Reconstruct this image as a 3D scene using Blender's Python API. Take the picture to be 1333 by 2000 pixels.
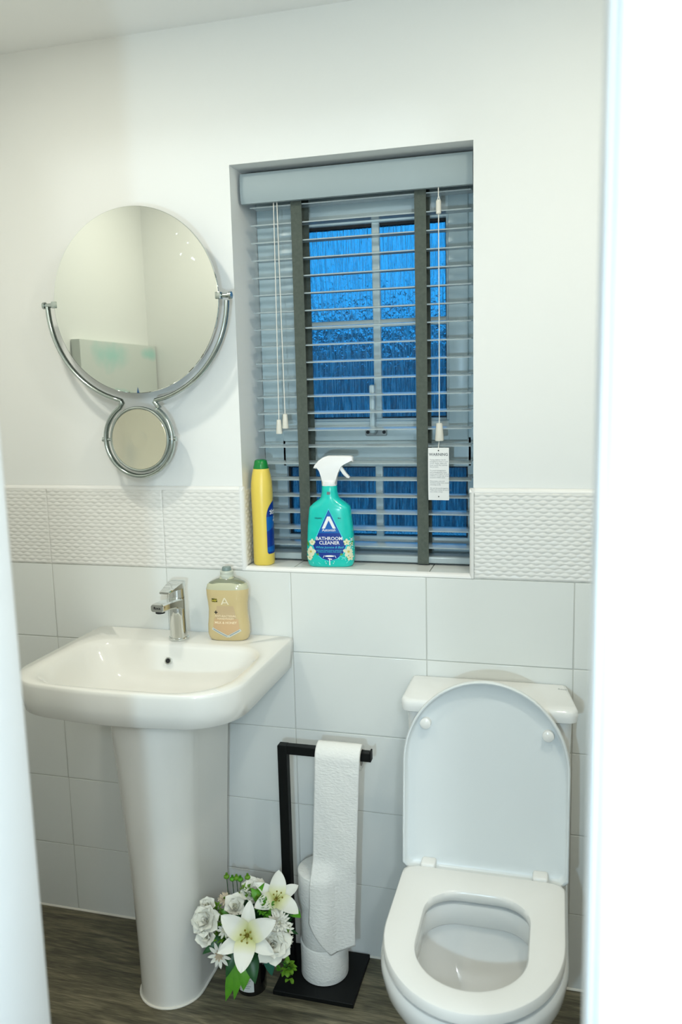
import bpy, bmesh, math, random
from mathutils import Matrix, Vector, noise

# ------------------------------------------------------------------ reset
for o in list(bpy.data.objects):
    bpy.data.objects.remove(o, do_unlink=True)
scene = bpy.context.scene
COL = scene.collection
R = math.radians
PI = math.pi


def lin(r, g, b):
    f = lambda c: (c / 255 / 12.92) if c / 255 <= .04045 else ((c / 255 + .055) / 1.055) ** 2.4
    return (f(r), f(g), f(b), 1.0)


# ------------------------------------------------------------------ camera (solved from the tile grid)
F_PX, YAW, PITCH, ROLL = 1578.47, .265248, .147557, -.0243141
CAM = Vector((1.30108, -1.83583, 1.44027))
fw = Vector((-math.sin(YAW) * math.cos(PITCH), math.cos(YAW) * math.cos(PITCH), -math.sin(PITCH)))
r0 = Vector((math.cos(YAW), math.sin(YAW), 0))
u0 = r0.cross(fw)
rr = r0 * math.cos(ROLL) + u0 * math.sin(ROLL)
uu = -r0 * math.sin(ROLL) + u0 * math.cos(ROLL)
cd = bpy.data.cameras.new('camera')
cd.sensor_fit = 'VERTICAL'
cd.sensor_height = 36.0
cd.lens = 36.0 * F_PX / 2000.0
cd.clip_start = .02
cd.dof.use_dof = True
cd.dof.focus_distance = 1.98
cd.dof.aperture_fstop = 3.2
cam = bpy.data.objects.new('camera', cd)
cam.matrix_world = Matrix(((rr.x, uu.x, -fw.x, CAM.x), (rr.y, uu.y, -fw.y, CAM.y), (rr.z, uu.z, -fw.z, CAM.z), (0, 0, 0, 1)))
COL.objects.link(cam)
scene.camera = cam

# ------------------------------------------------------------------ world: blue dusk sky
world = bpy.data.worlds.new('dusk_sky')
scene.world = world
world.use_nodes = True
bgn = world.node_tree.nodes['Background']
bgn.inputs[0].default_value = (.025, .37, .90, 1)
bgn.inputs[1].default_value = 1.25

# ------------------------------------------------------------------ exposure
scene.view_settings.view_transform = 'Standard'
scene.view_settings.look = 'None'
scene.view_settings.gamma = 1.0
scene.view_settings.use_curve_mapping = False
scene.view_settings.exposure = 0.0


# ------------------------------------------------------------------ lights
def lamp(name, kind, loc, energy, color, radius=.03, target=None, spot=None, blend=.5):
    l = bpy.data.lights.new(name, kind)
    l.energy = energy
    l.color = color
    l.shadow_soft_size = radius
    o = bpy.data.objects.new(name, l)
    o.location = loc
    if target is not None:
        d = Vector(target) - Vector(loc)
        o.rotation_euler = d.to_track_quat('-Z', 'Y').to_euler()
    if spot:
        l.spot_size = R(spot)
        l.spot_blend = blend
    COL.objects.link(o)
    return o


CEIL = 2.280
WARM = (1.0, .965, .83)
COOL = (.54, .80, 1.0)
DOWN = [(.25, -.72), (1.48, -.80)]
for (x, y), pw in zip(DOWN, (5.4, 5.9)):
    o = lamp('downlight_lamp', 'AREA', (x, y, CEIL - .008), pw, WARM)
    o.data.shape = 'DISK'
    o.data.size = .10
lamp('hall_uplighter_lamp', 'SPOT', (1.110, -2.05, 1.20), 32, COOL, .020, (1.0, 0, 1.2), 140, 1.0)
lamp('hall_fill_light', 'POINT', (1.7, -2.75, 2.0), 40, (.86, .95, 1.0), .08)  # unseen fill light, added to raise the ambient bounce from the hall

# ------------------------------------------------------------------ node helpers
MATS = {}


def mat(name, col, rough=.5, metal=0., spec=.5, bump=None, var=None, trans=0., ior=1.45, coat=0., emit=None, sss=0., alpha=1.):
    """Principled material; bump=(scale, strength, stretch) noise relief, var=(scale, other colour, amount, stretch) colour variation"""
    if name in MATS:
        return MATS[name]
    m = bpy.data.materials.new(name)
    m.use_nodes = True
    nt = m.node_tree
    b = nt.nodes['Principled BSDF']
    b.inputs['Base Color'].default_value = col if len(col) == 4 else (*col, 1)
    b.inputs['Roughness'].default_value = rough
    b.inputs['Metallic'].default_value = metal
    b.inputs['Specular IOR Level'].default_value = spec
    b.inputs['IOR'].default_value = ior
    b.inputs['Transmission Weight'].default_value = trans
    b.inputs['Coat Weight'].default_value = coat
    b.inputs['Coat Roughness'].default_value = .05
    b.inputs['Alpha'].default_value = alpha
    if sss:
        b.inputs['Subsurface Weight'].default_value = sss
        b.inputs['Subsurface Radius'].default_value = (.01, .01, .008)
        b.inputs['Subsurface Scale'].default_value = 1
    if emit:
        b.inputs['Emission Color'].default_value = (*emit[:3], 1)
        b.inputs['Emission Strength'].default_value = emit[3]
    tc = nt.nodes.new('ShaderNodeTexCoord')

    def nz(scale, stretch, detail=4.):
        mp = nt.nodes.new('ShaderNodeMapping')
        mp.inputs['Scale'].default_value = stretch
        nt.links.new(tc.outputs['Object'], mp.inputs['Vector'])
        n = nt.nodes.new('ShaderNodeTexNoise')
        n.inputs['Scale'].default_value = scale
        n.inputs['Detail'].default_value = detail
        nt.links.new(mp.outputs[0], n.inputs['Vector'])
        return n
    if bump:
        n = nz(bump[0], bump[2] if len(bump) > 2 else (1, 1, 1))
        bn = nt.nodes.new('ShaderNodeBump')
        bn.inputs['Strength'].default_value = bump[1]
        bn.inputs['Distance'].default_value = .002
        nt.links.new(n.outputs['Fac'], bn.inputs['Height'])
        nt.links.new(bn.outputs[0], b.inputs['Normal'])
    if var:
        n = nz(var[0], var[3] if len(var) > 3 else (1, 1, 1))
        rp = nt.nodes.new('ShaderNodeValToRGB')
        c0 = col if len(col) == 4 else (*col, 1)
        c1 = var[1] if len(var[1]) == 4 else (*var[1], 1)
        rp.color_ramp.elements[0].position = .5 - var[2]
        rp.color_ramp.elements[0].color = c0
        rp.color_ramp.elements[1].position = .5 + var[2]
        rp.color_ramp.elements[1].color = c1
        nt.links.new(n.outputs['Fac'], rp.inputs[0])
        nt.links.new(rp.outputs[0], b.inputs['Base Color'])
    MATS[name] = m
    return m


M_PAINT = mat('wall_paint', (.84, .85, .83), .62, var=(3, (.82, .835, .82), .3), bump=(220, .04))
M_CEIL = mat('ceiling_paint', (.92, .93, .92), .7, bump=(160, .05))
M_TILE = mat('white_glazed_tile', (.78, .80, .77), .16, spec=.5, var=(6, (.765, .79, .765), .3), bump=(14, .03))
M_WAVE = mat('white_relief_tile', (.78, .775, .74), .28, spec=.5)
M_GROUT = mat('pale_grey_grout', (.58, .59, .55), .9, bump=(300, .2))
M_TRIM = mat('white_plastic_trim', (.82, .815, .79), .3)
M_CAULK = mat('white_sealant', (.80, .78, .70), .35)
M_GLOSSWOOD = mat('white_gloss_woodwork', (.82, .84, .84), .35)
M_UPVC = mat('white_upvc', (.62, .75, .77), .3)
M_GASKET = mat('black_gasket', (.012, .016, .02), .6)
M_SLAT = mat('grey_slat_paint', (.38, .45, .47), .16, coat=.3, bump=(60, .04, (1, 8, 8)))
M_PELMET = mat('grey_pelmet_paint', (.33, .40, .42), .5)
M_TAPE = mat('charcoal_tape_cloth', lin(88, 96, 88), .9, bump=(900, .35), var=(140, lin(76, 84, 78), .25))
M_CORD = mat('white_cord', (.78, .76, .70), .8)
M_TASSEL = mat('cream_wood_tassel', (.74, .72, .64), .5)
M_CERAM = mat('white_vitreous_china', (.83, .82, .77), .08, spec=.5, coat=.3)
M_CERAM2 = mat('white_toilet_china', (.82, .825, .80), .09, spec=.5, coat=.3)
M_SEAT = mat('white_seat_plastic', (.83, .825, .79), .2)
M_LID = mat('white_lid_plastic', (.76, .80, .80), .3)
M_CHROME = mat('polished_chrome', (.72, .74, .72), .06, metal=1.)
M_CHROME2 = mat('brushed_chrome_yoke', (.44, .49, .47), .16, metal=1.)
M_MIRROR = mat('mirror_silvering', (.72, .745, .70), .004, metal=1.)
M_MIRROR2 = mat('magnifying_mirror', (.96, .90, .76), .12, metal=1.)
M_BLACK = mat('matt_black_steel', (.004, .005, .005), .5, spec=.25)
M_DARK = mat('dark_hole', (.01, .01, .01), .6)
M_PAPER = mat('white_tissue_paper', (.86, .86, .82), .95, spec=.1, bump=(120, .9, (1, 1, 1.8)))
M_CARD = mat('grey_card_core', (.52, .48, .42), .9)
M_INKGREY = mat('grey_print', (.16, .17, .18), .6)
M_INKLIGHT = mat('light_grey_print', (.30, .32, .33), .6)
M_INKBLACK = mat('black_print', (.01, .01, .01), .5)
M_INKWHITE = mat('white_print', (.85, .86, .85), .5)
M_TEAL = mat('teal_plastic', lin(10, 190, 178), .2, spec=.5, coat=.2, var=(40, lin(26, 205, 190), .3))
M_NAVY = mat('navy_label', lin(14, 52, 142), .3)
M_SKYB = mat('blue_label', lin(12, 96, 178), .3)
M_CYAN = mat('cyan_label', lin(70, 205, 225), .3)
M_WHITEPL = mat('white_trigger_plastic', (.84, .84, .83), .28)
M_YELLOW = mat('yellow_bottle_plastic', lin(232, 206, 92), .3, sss=.1)
M_GREENCAP = mat('green_cap_plastic', lin(14, 128, 56), .25)
M_NOZZLE = mat('grey_nozzle', lin(128, 146, 142), .35)
M_CAPGREY = mat('pale_grey_cap', lin(200, 205, 192), .35)
M_PETAL = mat('white_petal', (.88, .87, .76), .6, sss=.15, spec=.2)
M_PETALC = mat('cream_petal', (.80, .79, .62), .6, sss=.15, spec=.2)
M_PETALG = mat('yellow_green_throat', (.60, .62, .18), .6)
M_LEAF = mat('green_leaf', lin(58, 132, 32), .4, var=(30, lin(104, 172, 42), .3))
M_LEAFD = mat('dark_green_leaf', lin(22, 70, 34), .4, var=(30, lin(40, 96, 44), .3))
M_LIME = mat('lime_green_bud', lin(122, 168, 44), .5, var=(60, lin(90, 140, 34), .3))
M_STAMEN = mat('olive_stamen', lin(140, 128, 40), .6)
M_STEM = mat('plant_stem', lin(44, 84, 44), .5)
M_VASE = mat('black_glass_jar', (.004, .004, .005), .08, coat=.5)
M_STICKER = mat('white_sticker', (.70, .72, .70), .5)
M_HALLFLOOR = mat('hall_carpet', (.42, .40, .37), .95)


def floor_material():
    m = bpy.data.materials.new('dark_wood_effect_floor')
    m.use_nodes = True
    nt = m.node_tree
    b = nt.nodes['Principled BSDF']
    tc = nt.nodes.new('ShaderNodeTexCoord')
    mp = nt.nodes.new('ShaderNodeMapping')
    mp.inputs['Scale'].default_value = (1.6, 14, 1)
    n1 = nt.nodes.new('ShaderNodeTexNoise')
    n1.inputs['Scale'].default_value = 3.0
    n1.inputs['Detail'].default_value = 8
    n1.inputs['Distortion'].default_value = 1.2
    mp2 = nt.nodes.new('ShaderNodeMapping')
    mp2.inputs['Scale'].default_value = (6, 120, 1)
    n2 = nt.nodes.new('ShaderNodeTexNoise')
    n2.inputs['Scale'].default_value = 4.0
    n2.inputs['Detail'].default_value = 5
    mix = nt.nodes.new('ShaderNodeMix')
    mix.data_type = 'FLOAT'
    mix.inputs[0].default_value = .45
    rp = nt.nodes.new('ShaderNodeValToRGB')
    e = rp.color_ramp.elements
    e[0].position, e[0].color = .34, lin(54, 52, 42)
    e[1].position, e[1].color = .68, lin(148, 140, 114)
    k = rp.color_ramp.elements.new(.5)
    k.color = lin(98, 93, 74)
    L = nt.links.new
    L(tc.outputs['Object'], mp.inputs[0]); L(mp.outputs[0], n1.inputs['Vector'])
    L(tc.outputs['Object'], mp2.inputs[0]); L(mp2.outputs[0], n2.inputs['Vector'])
    L(n1.outputs['Fac'], mix.inputs[2]); L(n2.outputs['Fac'], mix.inputs[3])
    L(mix.outputs[0], rp.inputs[0]); L(rp.outputs[0], b.inputs['Base Color'])
    bp = nt.nodes.new('ShaderNodeBump')
    bp.inputs['Strength'].default_value = .12
    bp.inputs['Distance'].default_value = .001
    L(n2.outputs['Fac'], bp.inputs['Height']); L(bp.outputs[0], b.inputs['Normal'])
    b.inputs['Roughness'].default_value = .45
    return m


def rain_glass_material():
    """clear pane with rain water running down its outer face: streaked relief and a milky film"""
    m = bpy.data.materials.new('rain_streaked_glass')
    m.use_nodes = True
    nt = m.node_tree
    out = nt.nodes['Material Output']
    b = nt.nodes['Principled BSDF']
    b.inputs['Base Color'].default_value = (.92, .97, 1, 1)
    b.inputs['Transmission Weight'].default_value = 1
    b.inputs['Roughness'].default_value = .10
    b.inputs['IOR'].default_value = 1.33
    tc = nt.nodes.new('ShaderNodeTexCoord')
    L = nt.links.new

    def nz(scale, stretch, detail, dist=0.):
        mp = nt.nodes.new('ShaderNodeMapping')
        mp.inputs['Scale'].default_value = stretch
        n = nt.nodes.new('ShaderNodeTexNoise')
        n.inputs['Scale'].default_value = scale
        n.inputs['Detail'].default_value = detail
        n.inputs['Distortion'].default_value = dist
        L(tc.outputs['Object'], mp.inputs[0]); L(mp.outputs[0], n.inputs['Vector'])
        return n
    a = nz(24, (16, 1, .75), 5, .4)
    c = nz(60, (1.6, 1, .8), 3)
    bp = nt.nodes.new('ShaderNodeBump')
    bp.inputs['Strength'].default_value = .8
    bp.inputs['Distance'].default_value = .006
    ad = nt.nodes.new('ShaderNodeMath')
    ad.operation = 'ADD'
    L(a.outputs['Fac'], ad.inputs[0]); L(c.outputs['Fac'], ad.inputs[1])
    L(ad.outputs[0], bp.inputs['Height']); L(bp.outputs[0], b.inputs['Normal'])
    film = nt.nodes.new('ShaderNodeBsdfTranslucent')
    film.inputs['Color'].default_value = (.95, 1, 1, 1)
    rp = nt.nodes.new('ShaderNodeValToRGB')
    rp.color_ramp.elements[0].position = .44
    rp.color_ramp.elements[0].color = (0, 0, 0, 1)
    rp.color_ramp.elements[1].position = .66
    rp.color_ramp.elements[1].color = (.34, .34, .34, 1)
    L(a.outputs['Fac'], rp.inputs[0])
    ms = nt.nodes.new('ShaderNodeMixShader')
    L(rp.outputs[0], ms.inputs[0]); L(b.outputs[0], ms.inputs[1]); L(film.outputs[0], ms.inputs[2])
    L(ms.outputs[0], out.inputs['Surface'])
    return m


def canvas_material():
    """off-white canvas with a drifting sea-green cloud"""
    m = bpy.data.materials.new('seascape_paint')
    m.use_nodes = True
    nt = m.node_tree
    b = nt.nodes['Principled BSDF']
    L = nt.links.new
    tc = nt.nodes.new('ShaderNodeTexCoord')
    n = nt.nodes.new('ShaderNodeTexNoise')
    n.inputs['Scale'].default_value = 7
    n.inputs['Detail'].default_value = 6
    L(tc.outputs['Object'], n.inputs['Vector'])

    def blob(y, z, sy, sz, grow):
        mp = nt.nodes.new('ShaderNodeMapping')
        mp.inputs['Location'].default_value = (0, -y / sy, -z / sz)
        mp.inputs['Scale'].default_value = (0, 1 / sy, 1 / sz)
        L(tc.outputs['Object'], mp.inputs[0])
        d = nt.nodes.new('ShaderNodeVectorMath')
        d.operation = 'LENGTH'
        L(mp.outputs[0], d.inputs[0])
        mu = nt.nodes.new('ShaderNodeMath')
        mu.operation = 'MULTIPLY_ADD'
        L(n.outputs['Fac'], mu.inputs[0])
        mu.inputs[1].default_value = grow
        L(d.outputs['Value'], mu.inputs[2])
        mr = nt.nodes.new('ShaderNodeMapRange')
        mr.inputs[1].default_value = 1.75
        mr.inputs[2].default_value = 1.15
        L(mu.outputs[0], mr.inputs[0])
        return mr
    a1 = blob(.05, .500, .20, .070, 1.9)
    a2 = blob(-.20, .515, .08, .030, 1.6)
    a3 = blob(.03, .365, .12, .03, 1.6)
    mx = nt.nodes.new('ShaderNodeMath'); mx.operation = 'MAXIMUM'
    my = nt.nodes.new('ShaderNodeMath'); my.operation = 'MAXIMUM'
    L(a1.outputs[0], mx.inputs[0]); L(a2.outputs[0], mx.inputs[1])
    L(mx.outputs[0], my.inputs[0]); L(a3.outputs[0], my.inputs[1])
    rp = nt.nodes.new('ShaderNodeValToRGB')
    e = rp.color_ramp.elements
    e[0].position, e[0].color = .0, (.66, .70, .66, 1)
    e[1].position, e[1].color = 1., (.42, .66, .60, 1)
    L(my.outputs[0], rp.inputs[0]); L(rp.outputs[0], b.inputs['Base Color'])
    b.inputs['Roughness'].default_value = .8
    return m


M_FLOOR = floor_material()
M_RAIN = rain_glass_material()
M_CANVAS = canvas_material()

# ------------------------------------------------------------------ mesh helpers


def finish(bm, name, smooth=35):
    bmesh.ops.recalc_face_normals(bm, faces=bm.faces)
    me = bpy.data.meshes.new(name)
    bm.to_mesh(me)
    bm.free()
    if smooth:
        for p in me.polygons:
            p.use_smooth = True
        me.set_sharp_from_angle(angle=R(smooth))
    return me


def add_box(bm, x0, x1, y0, y1, z0, z1, bev=0., seg=2):
    r = bmesh.ops.create_cube(bm, size=1)
    for v in r['verts']:
        v.co = Vector(((x0 + x1) / 2 + v.co.x * (x1 - x0), (y0 + y1) / 2 + v.co.y * (y1 - y0), (z0 + z1) / 2 + v.co.z * (z1 - z0)))
    if bev:
        es = set()
        for v in r['verts']:
            es.update(v.link_edges)
        bmesh.ops.bevel(bm, geom=list(es), offset=bev, segments=seg, affect='EDGES', profile=.5)


def box_me(name, x0, x1, y0, y1, z0, z1, bev=0., seg=2):
    bm = bmesh.new()
    add_box(bm, x0, x1, y0, y1, z0, z1, bev, seg)
    return finish(bm, name, 20)


def add_loft(bm, rings, cap0=True, cap1=True, closed=True):
    vs = [[bm.verts.new(p) for p in r] for r in rings]
    n = len(vs[0])
    for a, b in zip(vs, vs[1:]):
        for i in range(n if closed else n - 1):
            j = (i + 1) % n
            bm.faces.new((a[i], a[j], b[j], b[i]))
    if cap0:
        bm.faces.new(list(reversed(vs[0])))
    if cap1:
        bm.faces.new(vs[-1])
    return vs


def loft_me(name, rings, cap0=True, cap1=True, smooth=35):
    bm = bmesh.new()
    add_loft(bm, rings, cap0, cap1)
    return finish(bm, name, smooth)


def circle(cx, cy, z, r, n=32, ry=None):
    ry = r if ry is None else ry
    return [Vector((cx + r * math.cos(2 * PI * i / n), cy + ry * math.sin(2 * PI * i / n), z)) for i in range(n)]


def add_lathe(bm, prof, n=32, cx=0, cy=0, cap0=True, cap1=True):
    add_loft(bm, [circle(cx, cy, z, r, n) for r, z in prof], cap0, cap1)


def lathe_me(name, prof, n=32, cx=0, cy=0, cap0=True, cap1=True, smooth=35):
    bm = bmesh.new()
    add_lathe(bm, prof, n, cx, cy, cap0, cap1)
    return finish(bm, name, smooth)


def add_tube(bm, pts, rad, n=10, cap=True, closed=False):
    pts = [Vector(p) for p in pts]
    rads = rad if isinstance(rad, (list, tuple)) else [rad] * len(pts)
    rings = []
    m = len(pts)
    prev = None
    for i, p in enumerate(pts):
        a = pts[(i - 1) % m] if (i > 0 or closed) else p
        b = pts[(i + 1) % m] if (i < m - 1 or closed) else p
        t = (b - a).normalized()
        if prev is None:
            up = Vector((0, 1, 0)) if abs(t.y) < .9 else Vector((1, 0, 0))
            u = (up - t * up.dot(t)).normalized()
        else:
            u = (prev - t * prev.dot(t)).normalized()
        prev = u
        w = t.cross(u)
        rings.append([p + (u * math.cos(2 * PI * k / n) + w * math.sin(2 * PI * k / n)) * rads[i] for k in range(n)])
    if closed:
        rings.append(rings[0])
        vs = add_loft(bm, rings[:-1], False, False)
        a, b = vs[-1], vs[0]
        for i in range(n):
            j = (i + 1) % n
            bm.faces.new((a[i], a[j], b[j], b[i]))
    else:
        add_loft(bm, rings, cap, cap)


def tube_me(name, pts, rad, n=10, closed=False):
    bm = bmesh.new()
    add_tube(bm, pts, rad, n, True, closed)
    return finish(bm, name)


def smooth_path(pts, per=8):
    pts = [Vector(p) for p in pts]
    out = []
    for i in range(len(pts) - 1):
        p0 = pts[max(i - 1, 0)]; p1 = pts[i]; p2 = pts[i + 1]; p3 = pts[min(i + 2, len(pts) - 1)]
        for k in range(per):
            t = k / per
            out.append(.5 * ((2 * p1) + (p2 - p0) * t + (2 * p0 - 5 * p1 + 4 * p2 - p3) * t * t + (3 * p1 - p0 - 3 * p2 + p3) * t ** 3))
    out.append(pts[-1])
    return out


def add_prism(bm, poly, y0, y1, bev=0., seg=2):
    """polygon of (x, z) extruded from y0 to y1"""
    a = [bm.verts.new((x, y0, z)) for x, z in poly]
    b = [bm.verts.new((x, y1, z)) for x, z in poly]
    fs = [bm.faces.new(a), bm.faces.new(list(reversed(b)))]
    n = len(poly)
    for i in range(n):
        j = (i + 1) % n
        fs.append(bm.faces.new((a[j], a[i], b[i], b[j])))
    if bev:
        es = set(fs[0].edges) | set(fs[1].edges)
        bmesh.ops.bevel(bm, geom=list(es), offset=bev, segments=seg, affect='EDGES', profile=.5)


def prism_me(name, poly, y0, y1, bev=0., seg=2):
    bm = bmesh.new()
    add_prism(bm, poly, y0, y1, bev, seg)
    return finish(bm, name)


def by_angle(poly, c, n):
    """resample a star-shaped outline at n equal angles about c"""
    out = []
    m = len(poly)
    for i in range(n):
        a = 2 * PI * i / n
        d = Vector((math.cos(a), math.sin(a)))
        best = None
        for k in range(m):
            p = Vector(poly[k]) - Vector(c)
            e = Vector(poly[(k + 1) % m]) - Vector(poly[k])
            den = d.x * e.y - d.y * e.x
            if abs(den) < 1e-12:
                continue
            t = (p.x * e.y - p.y * e.x) / den
            s = (p.x * d.y - p.y * d.x) / den
            if t > 0 and -1e-9 <= s <= 1 + 1e-9 and (best is None or t > best):
                best = t
        out.append((c[0] + d.x * best, c[1] + d.y * best))
    return out


def arc(cx, cy, r, a0, a1, n=10, ry=None):
    ry = r if ry is None else ry
    return [(cx + r * math.cos(R(a0 + (a1 - a0) * i / n)), cy + ry * math.sin(R(a0 + (a1 - a0) * i / n))) for i in range(n + 1)]


def dshape(cx, hw, yb, yf, ys, rb=.02, taper=0.):
    """seat-like outline: straight back at yb with corners rb, straight sides down to ys, elliptical front to yf (yf < yb)"""
    p = arc(cx + hw - rb, yb - rb, rb, 0, 90, 6) + arc(cx - hw + rb, yb - rb, rb, 90, 180, 6)
    p += [(cx + (hw - taper) * math.cos(R(a)) * 1.0, ys + (ys - yf) * math.sin(R(a))) for a in range(180, 361, 6)]
    return p


# ------------------------------------------------------------------ object helpers


def obj(name, me, m, parent=None, loc=None, rot=None):
    o = bpy.data.objects.new(name, me)
    COL.objects.link(o)
    if m is not None and me is not None and not me.materials:
        me.materials.append(m)
    if parent is not None:
        o.parent = parent
    if loc is not None:
        o.location = loc
    if rot is not None:
        o.rotation_euler = rot
    return o


def tag(o, label, cat, group=None):
    o['label'] = label
    o['category'] = cat
    if group:
        o['group'] = group
    return o


def root(name, label, cat, loc=(0, 0, 0), rz=0., group=None):
    e = bpy.data.objects.new(name, None)
    e.empty_display_size = .05
    COL.objects.link(e)
    e.location = loc
    e.rotation_euler = (0, 0, rz)
    return tag(e, label, cat, group)


def wpart(name, me, m, parent, label=None):
    """mesh given in world coordinates, parented to a root that is only translated / turned about z"""
    p = parent
    mw = Matrix.Identity(4)
    while p is not None:
        mw = (Matrix.Translation(p.location) @ p.rotation_euler.to_matrix().to_4x4()) @ mw
        p = p.parent
    me.transform(mw.inverted())
    o = obj(name, me, m, parent)
    if label:
        o['label'] = label
    return o


def struct(name, me, m, parent=None, label=None, cat=None):
    o = obj(name, me, m, parent)
    if parent is None:
        o['kind'] = 'structure'
        if label:
            o['label'] = label
        if cat:
            o['category'] = cat
    return o


def text_me(s, size, align='CENTER', extrude=.0001, shear=0., spacing=1., bold=0.):
    cu = bpy.data.curves.new('lettering', 'FONT')
    cu.body = s
    cu.size = size
    cu.align_x = align
    cu.align_y = 'CENTER'
    cu.extrude = extrude
    cu.shear = shear
    cu.space_character = spacing
    cu.offset = bold
    cu.resolution_u = 2
    o = bpy.data.objects.new('lettering', cu)
    COL.objects.link(o)
    dg = bpy.context.evaluated_depsgraph_get()
    me = bpy.data.meshes.new_from_object(o.evaluated_get(dg))
    bpy.data.objects.remove(o, do_unlink=True)
    me.materials.clear()
    return me


def map_me(me, f):
    for v in me.vertices:
        v.co = f(v.co)
    me.update()
    return me


# ================================================================== SETTING
XL, XR = -.215, 1.80          # side walls of the cloakroom
YF = -1.12                    # inner face of the door wall
WX0, WX1, WZ0, WZ1 = .550, 1.114, 1.007, 1.968    # window opening
FY = .175                     # front face of window frame
PW = .010                     # painted wall sits this far behind the tile faces
OX0, OX1, OZ = .741, 1.3300, 2.02                 # door opening

# floor
fl = struct('floor', box_me('floor', XL - .1, XR + .1, YF - .05, .25, -.05, 0), M_FLOOR, label='dark grey-brown wood-effect floor', cat='floor')
struct('floor_hall', box_me('floor_hall', -.9, 2.4, -3.4, YF - .05, -.05, 0), M_HALLFLOOR, label='pale carpet of the hallway outside the door', cat='floor')
# ceiling
struct('ceiling', box_me('ceiling', XL - .1, XR + .1, YF - .05, .3, CEIL, CEIL + .05), M_CEIL, label='flat white plaster ceiling', cat='ceiling')
struct('ceiling_hall', box_me('ceiling_hall', -.9, 2.4, -3.4, YF - .05, CEIL, CEIL + .05), M_CEIL, label='white ceiling of the hallway', cat='ceiling')

# back wall with window opening
bm = bmesh.new()
add_box(bm, XL - .1, WX0, PW, .30, 0, CEIL)
add_box(bm, WX1, XR + .1, PW, .30, 0, CEIL)
add_box(bm, WX0, WX1, PW, .30, WZ1, CEIL)
add_box(bm, WX0, WX1, PW, .30, 0, WZ0)
wall = struct('wall_back', finish(bm, 'wall_back', 0), M_PAINT, label='white painted back wall tiled to sill height', cat='wall')
grout_a = box_me('grout_bed', XL, XR, .0015, PW, 0, 1.006)
obj('grout_bed', grout_a, M_GROUT, wall)
obj('grout_bed', box_me('grout_bed', XL, WX0 - .002, .0015, PW, 1.006, 1.2075), M_GROUT, wall)
obj('grout_bed', box_me('grout_bed', WX1 + .002, XR, .0015, PW, 1.006, 1.2075), M_GROUT, wall)

# plain glazed tiles, one object each
TW, TH, JT = .335, .202, .0024
ncol = range(-2, 5)
tile_cache = {}


def flat_tile(w, h):
    k = (round(w, 4), round(h, 4))
    if k not in tile_cache:
        me = box_me('tile', -w / 2, w / 2, 0, .0088, -h / 2, h / 2, .0011, 2)
        me.materials.append(M_TILE)
        tile_cache[k] = me
    return tile_cache[k]


rng = random.Random(4)
for j in range(5):
    zt = 1.006 - j * TH - JT / 2
    zb = max(1.006 - (j + 1) * TH + JT / 2, .003)
    for i in ncol:
        x0 = max(i * TW + JT / 2, XL + .002)
        x1 = min((i + 1) * TW - JT / 2, XR - .002)
        if x1 - x0 < .02:
            continue
        t = obj('tile', flat_tile(x1 - x0, zt - zb), None, wall, ((x0 + x1) / 2, rng.uniform(-.00015, .00015), (zt + zb) / 2))
        t.rotation_euler = (rng.uniform(-.0012, .0012), 0, rng.uniform(-.0010, .0010))


# wavy relief dado tiles
def wave_tile(w, h, seed, dx=.003, dz=.0016):
    nx, nz_ = max(2, int(w / dx)), max(2, int(h / dz))
    rows, lens = h / .0091, .0245
    vs, fs = [], []
    def surf(x, z):
        u = x / lens * 2 * PI
        v = z / .0091
        best = 0.
        k = int(math.floor(v))
        for r in (k - 1, k, k + 1):
            a = .26 * math.sin(u + (PI if r % 2 else 0) + .5 * noise.noise(Vector((x * 9, r * 3.1, seed))))
            b = .26 * math.sin(u + (0 if r % 2 else PI) + .5 * noise.noise(Vector((x * 9, (r + 1) * 3.1, seed))))
            lo, hi = r + a, r + 1 + b
            if lo <= v <= hi:
                t = (v - lo) / max(hi - lo, .05)
                best = max(best, (math.sin(PI * t) ** .8) * min(1.25, .45 + .6 * (hi - lo)) * (.8 + .4 * noise.noise(Vector((x * 60, r * 7.7, seed + 3)))))
        e = min(1, min(x, w - x) / .003, min(z, h - z) / .003)
        return -.0021 * best * max(0, e)
    for jz in range(nz_ + 1):
        z = h * jz / nz_
        for ix in range(nx + 1):
            x = w * ix / nx
            vs.append((x, surf(x, z), z))
    for jz in range(nz_):
        for ix in range(nx):
            a = jz * (nx + 1) + ix
            fs.append((a, a + 1, a + nx + 2, a + nx + 1))
    base = len(vs)
    vs += [(0, .008, 0), (w, .008, 0), (w, .008, h), (0, .008, h)]
    c = [0, nx, nz_ * (nx + 1) + nx, nz_ * (nx + 1)]
    fs += [tuple(range(0, nx + 1))[::-1] + (base, base + 1)]
    fs += [tuple(range(nz_ * (nx + 1), nz_ * (nx + 1) + nx + 1)) + (base + 2, base + 3)]
    fs += [tuple(k * (nx + 1) for k in range(nz_ + 1)) + (base + 3, base)]
    fs += [tuple(k * (nx + 1) + nx for k in range(nz_ + 1))[::-1] + (base + 1, base + 2)]
    me = bpy.data.meshes.new('relief_tile')
    me.from_pydata(vs, [], fs)
    for p in me.polygons:
        p.use_smooth = True
    me.set_sharp_from_angle(angle=R(60))
    me.materials.append(M_WAVE)
    return me


DZ0, DH = 1.0072, .1996
JW = .0007
full = wave_tile(TW - JW, DH, 1.)
for x0 in (-.335 + JW / 2, JW / 2):
    obj('relief_tile', full, None, wall, (x0, 0, DZ0))
obj('relief_tile', wave_tile(.5455 - .335 - JW / 2, DH, 2.), None, wall, (.335 + JW / 2, 0, DZ0))
x = 1.1165
for k in range(2):
    w = min(TW - JW, XR - x - .002)
    obj('relief_tile', full if w > .33 else wave_tile(w, DH, 3.), None, wall, (x, 0, DZ0))
    x += TW
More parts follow.
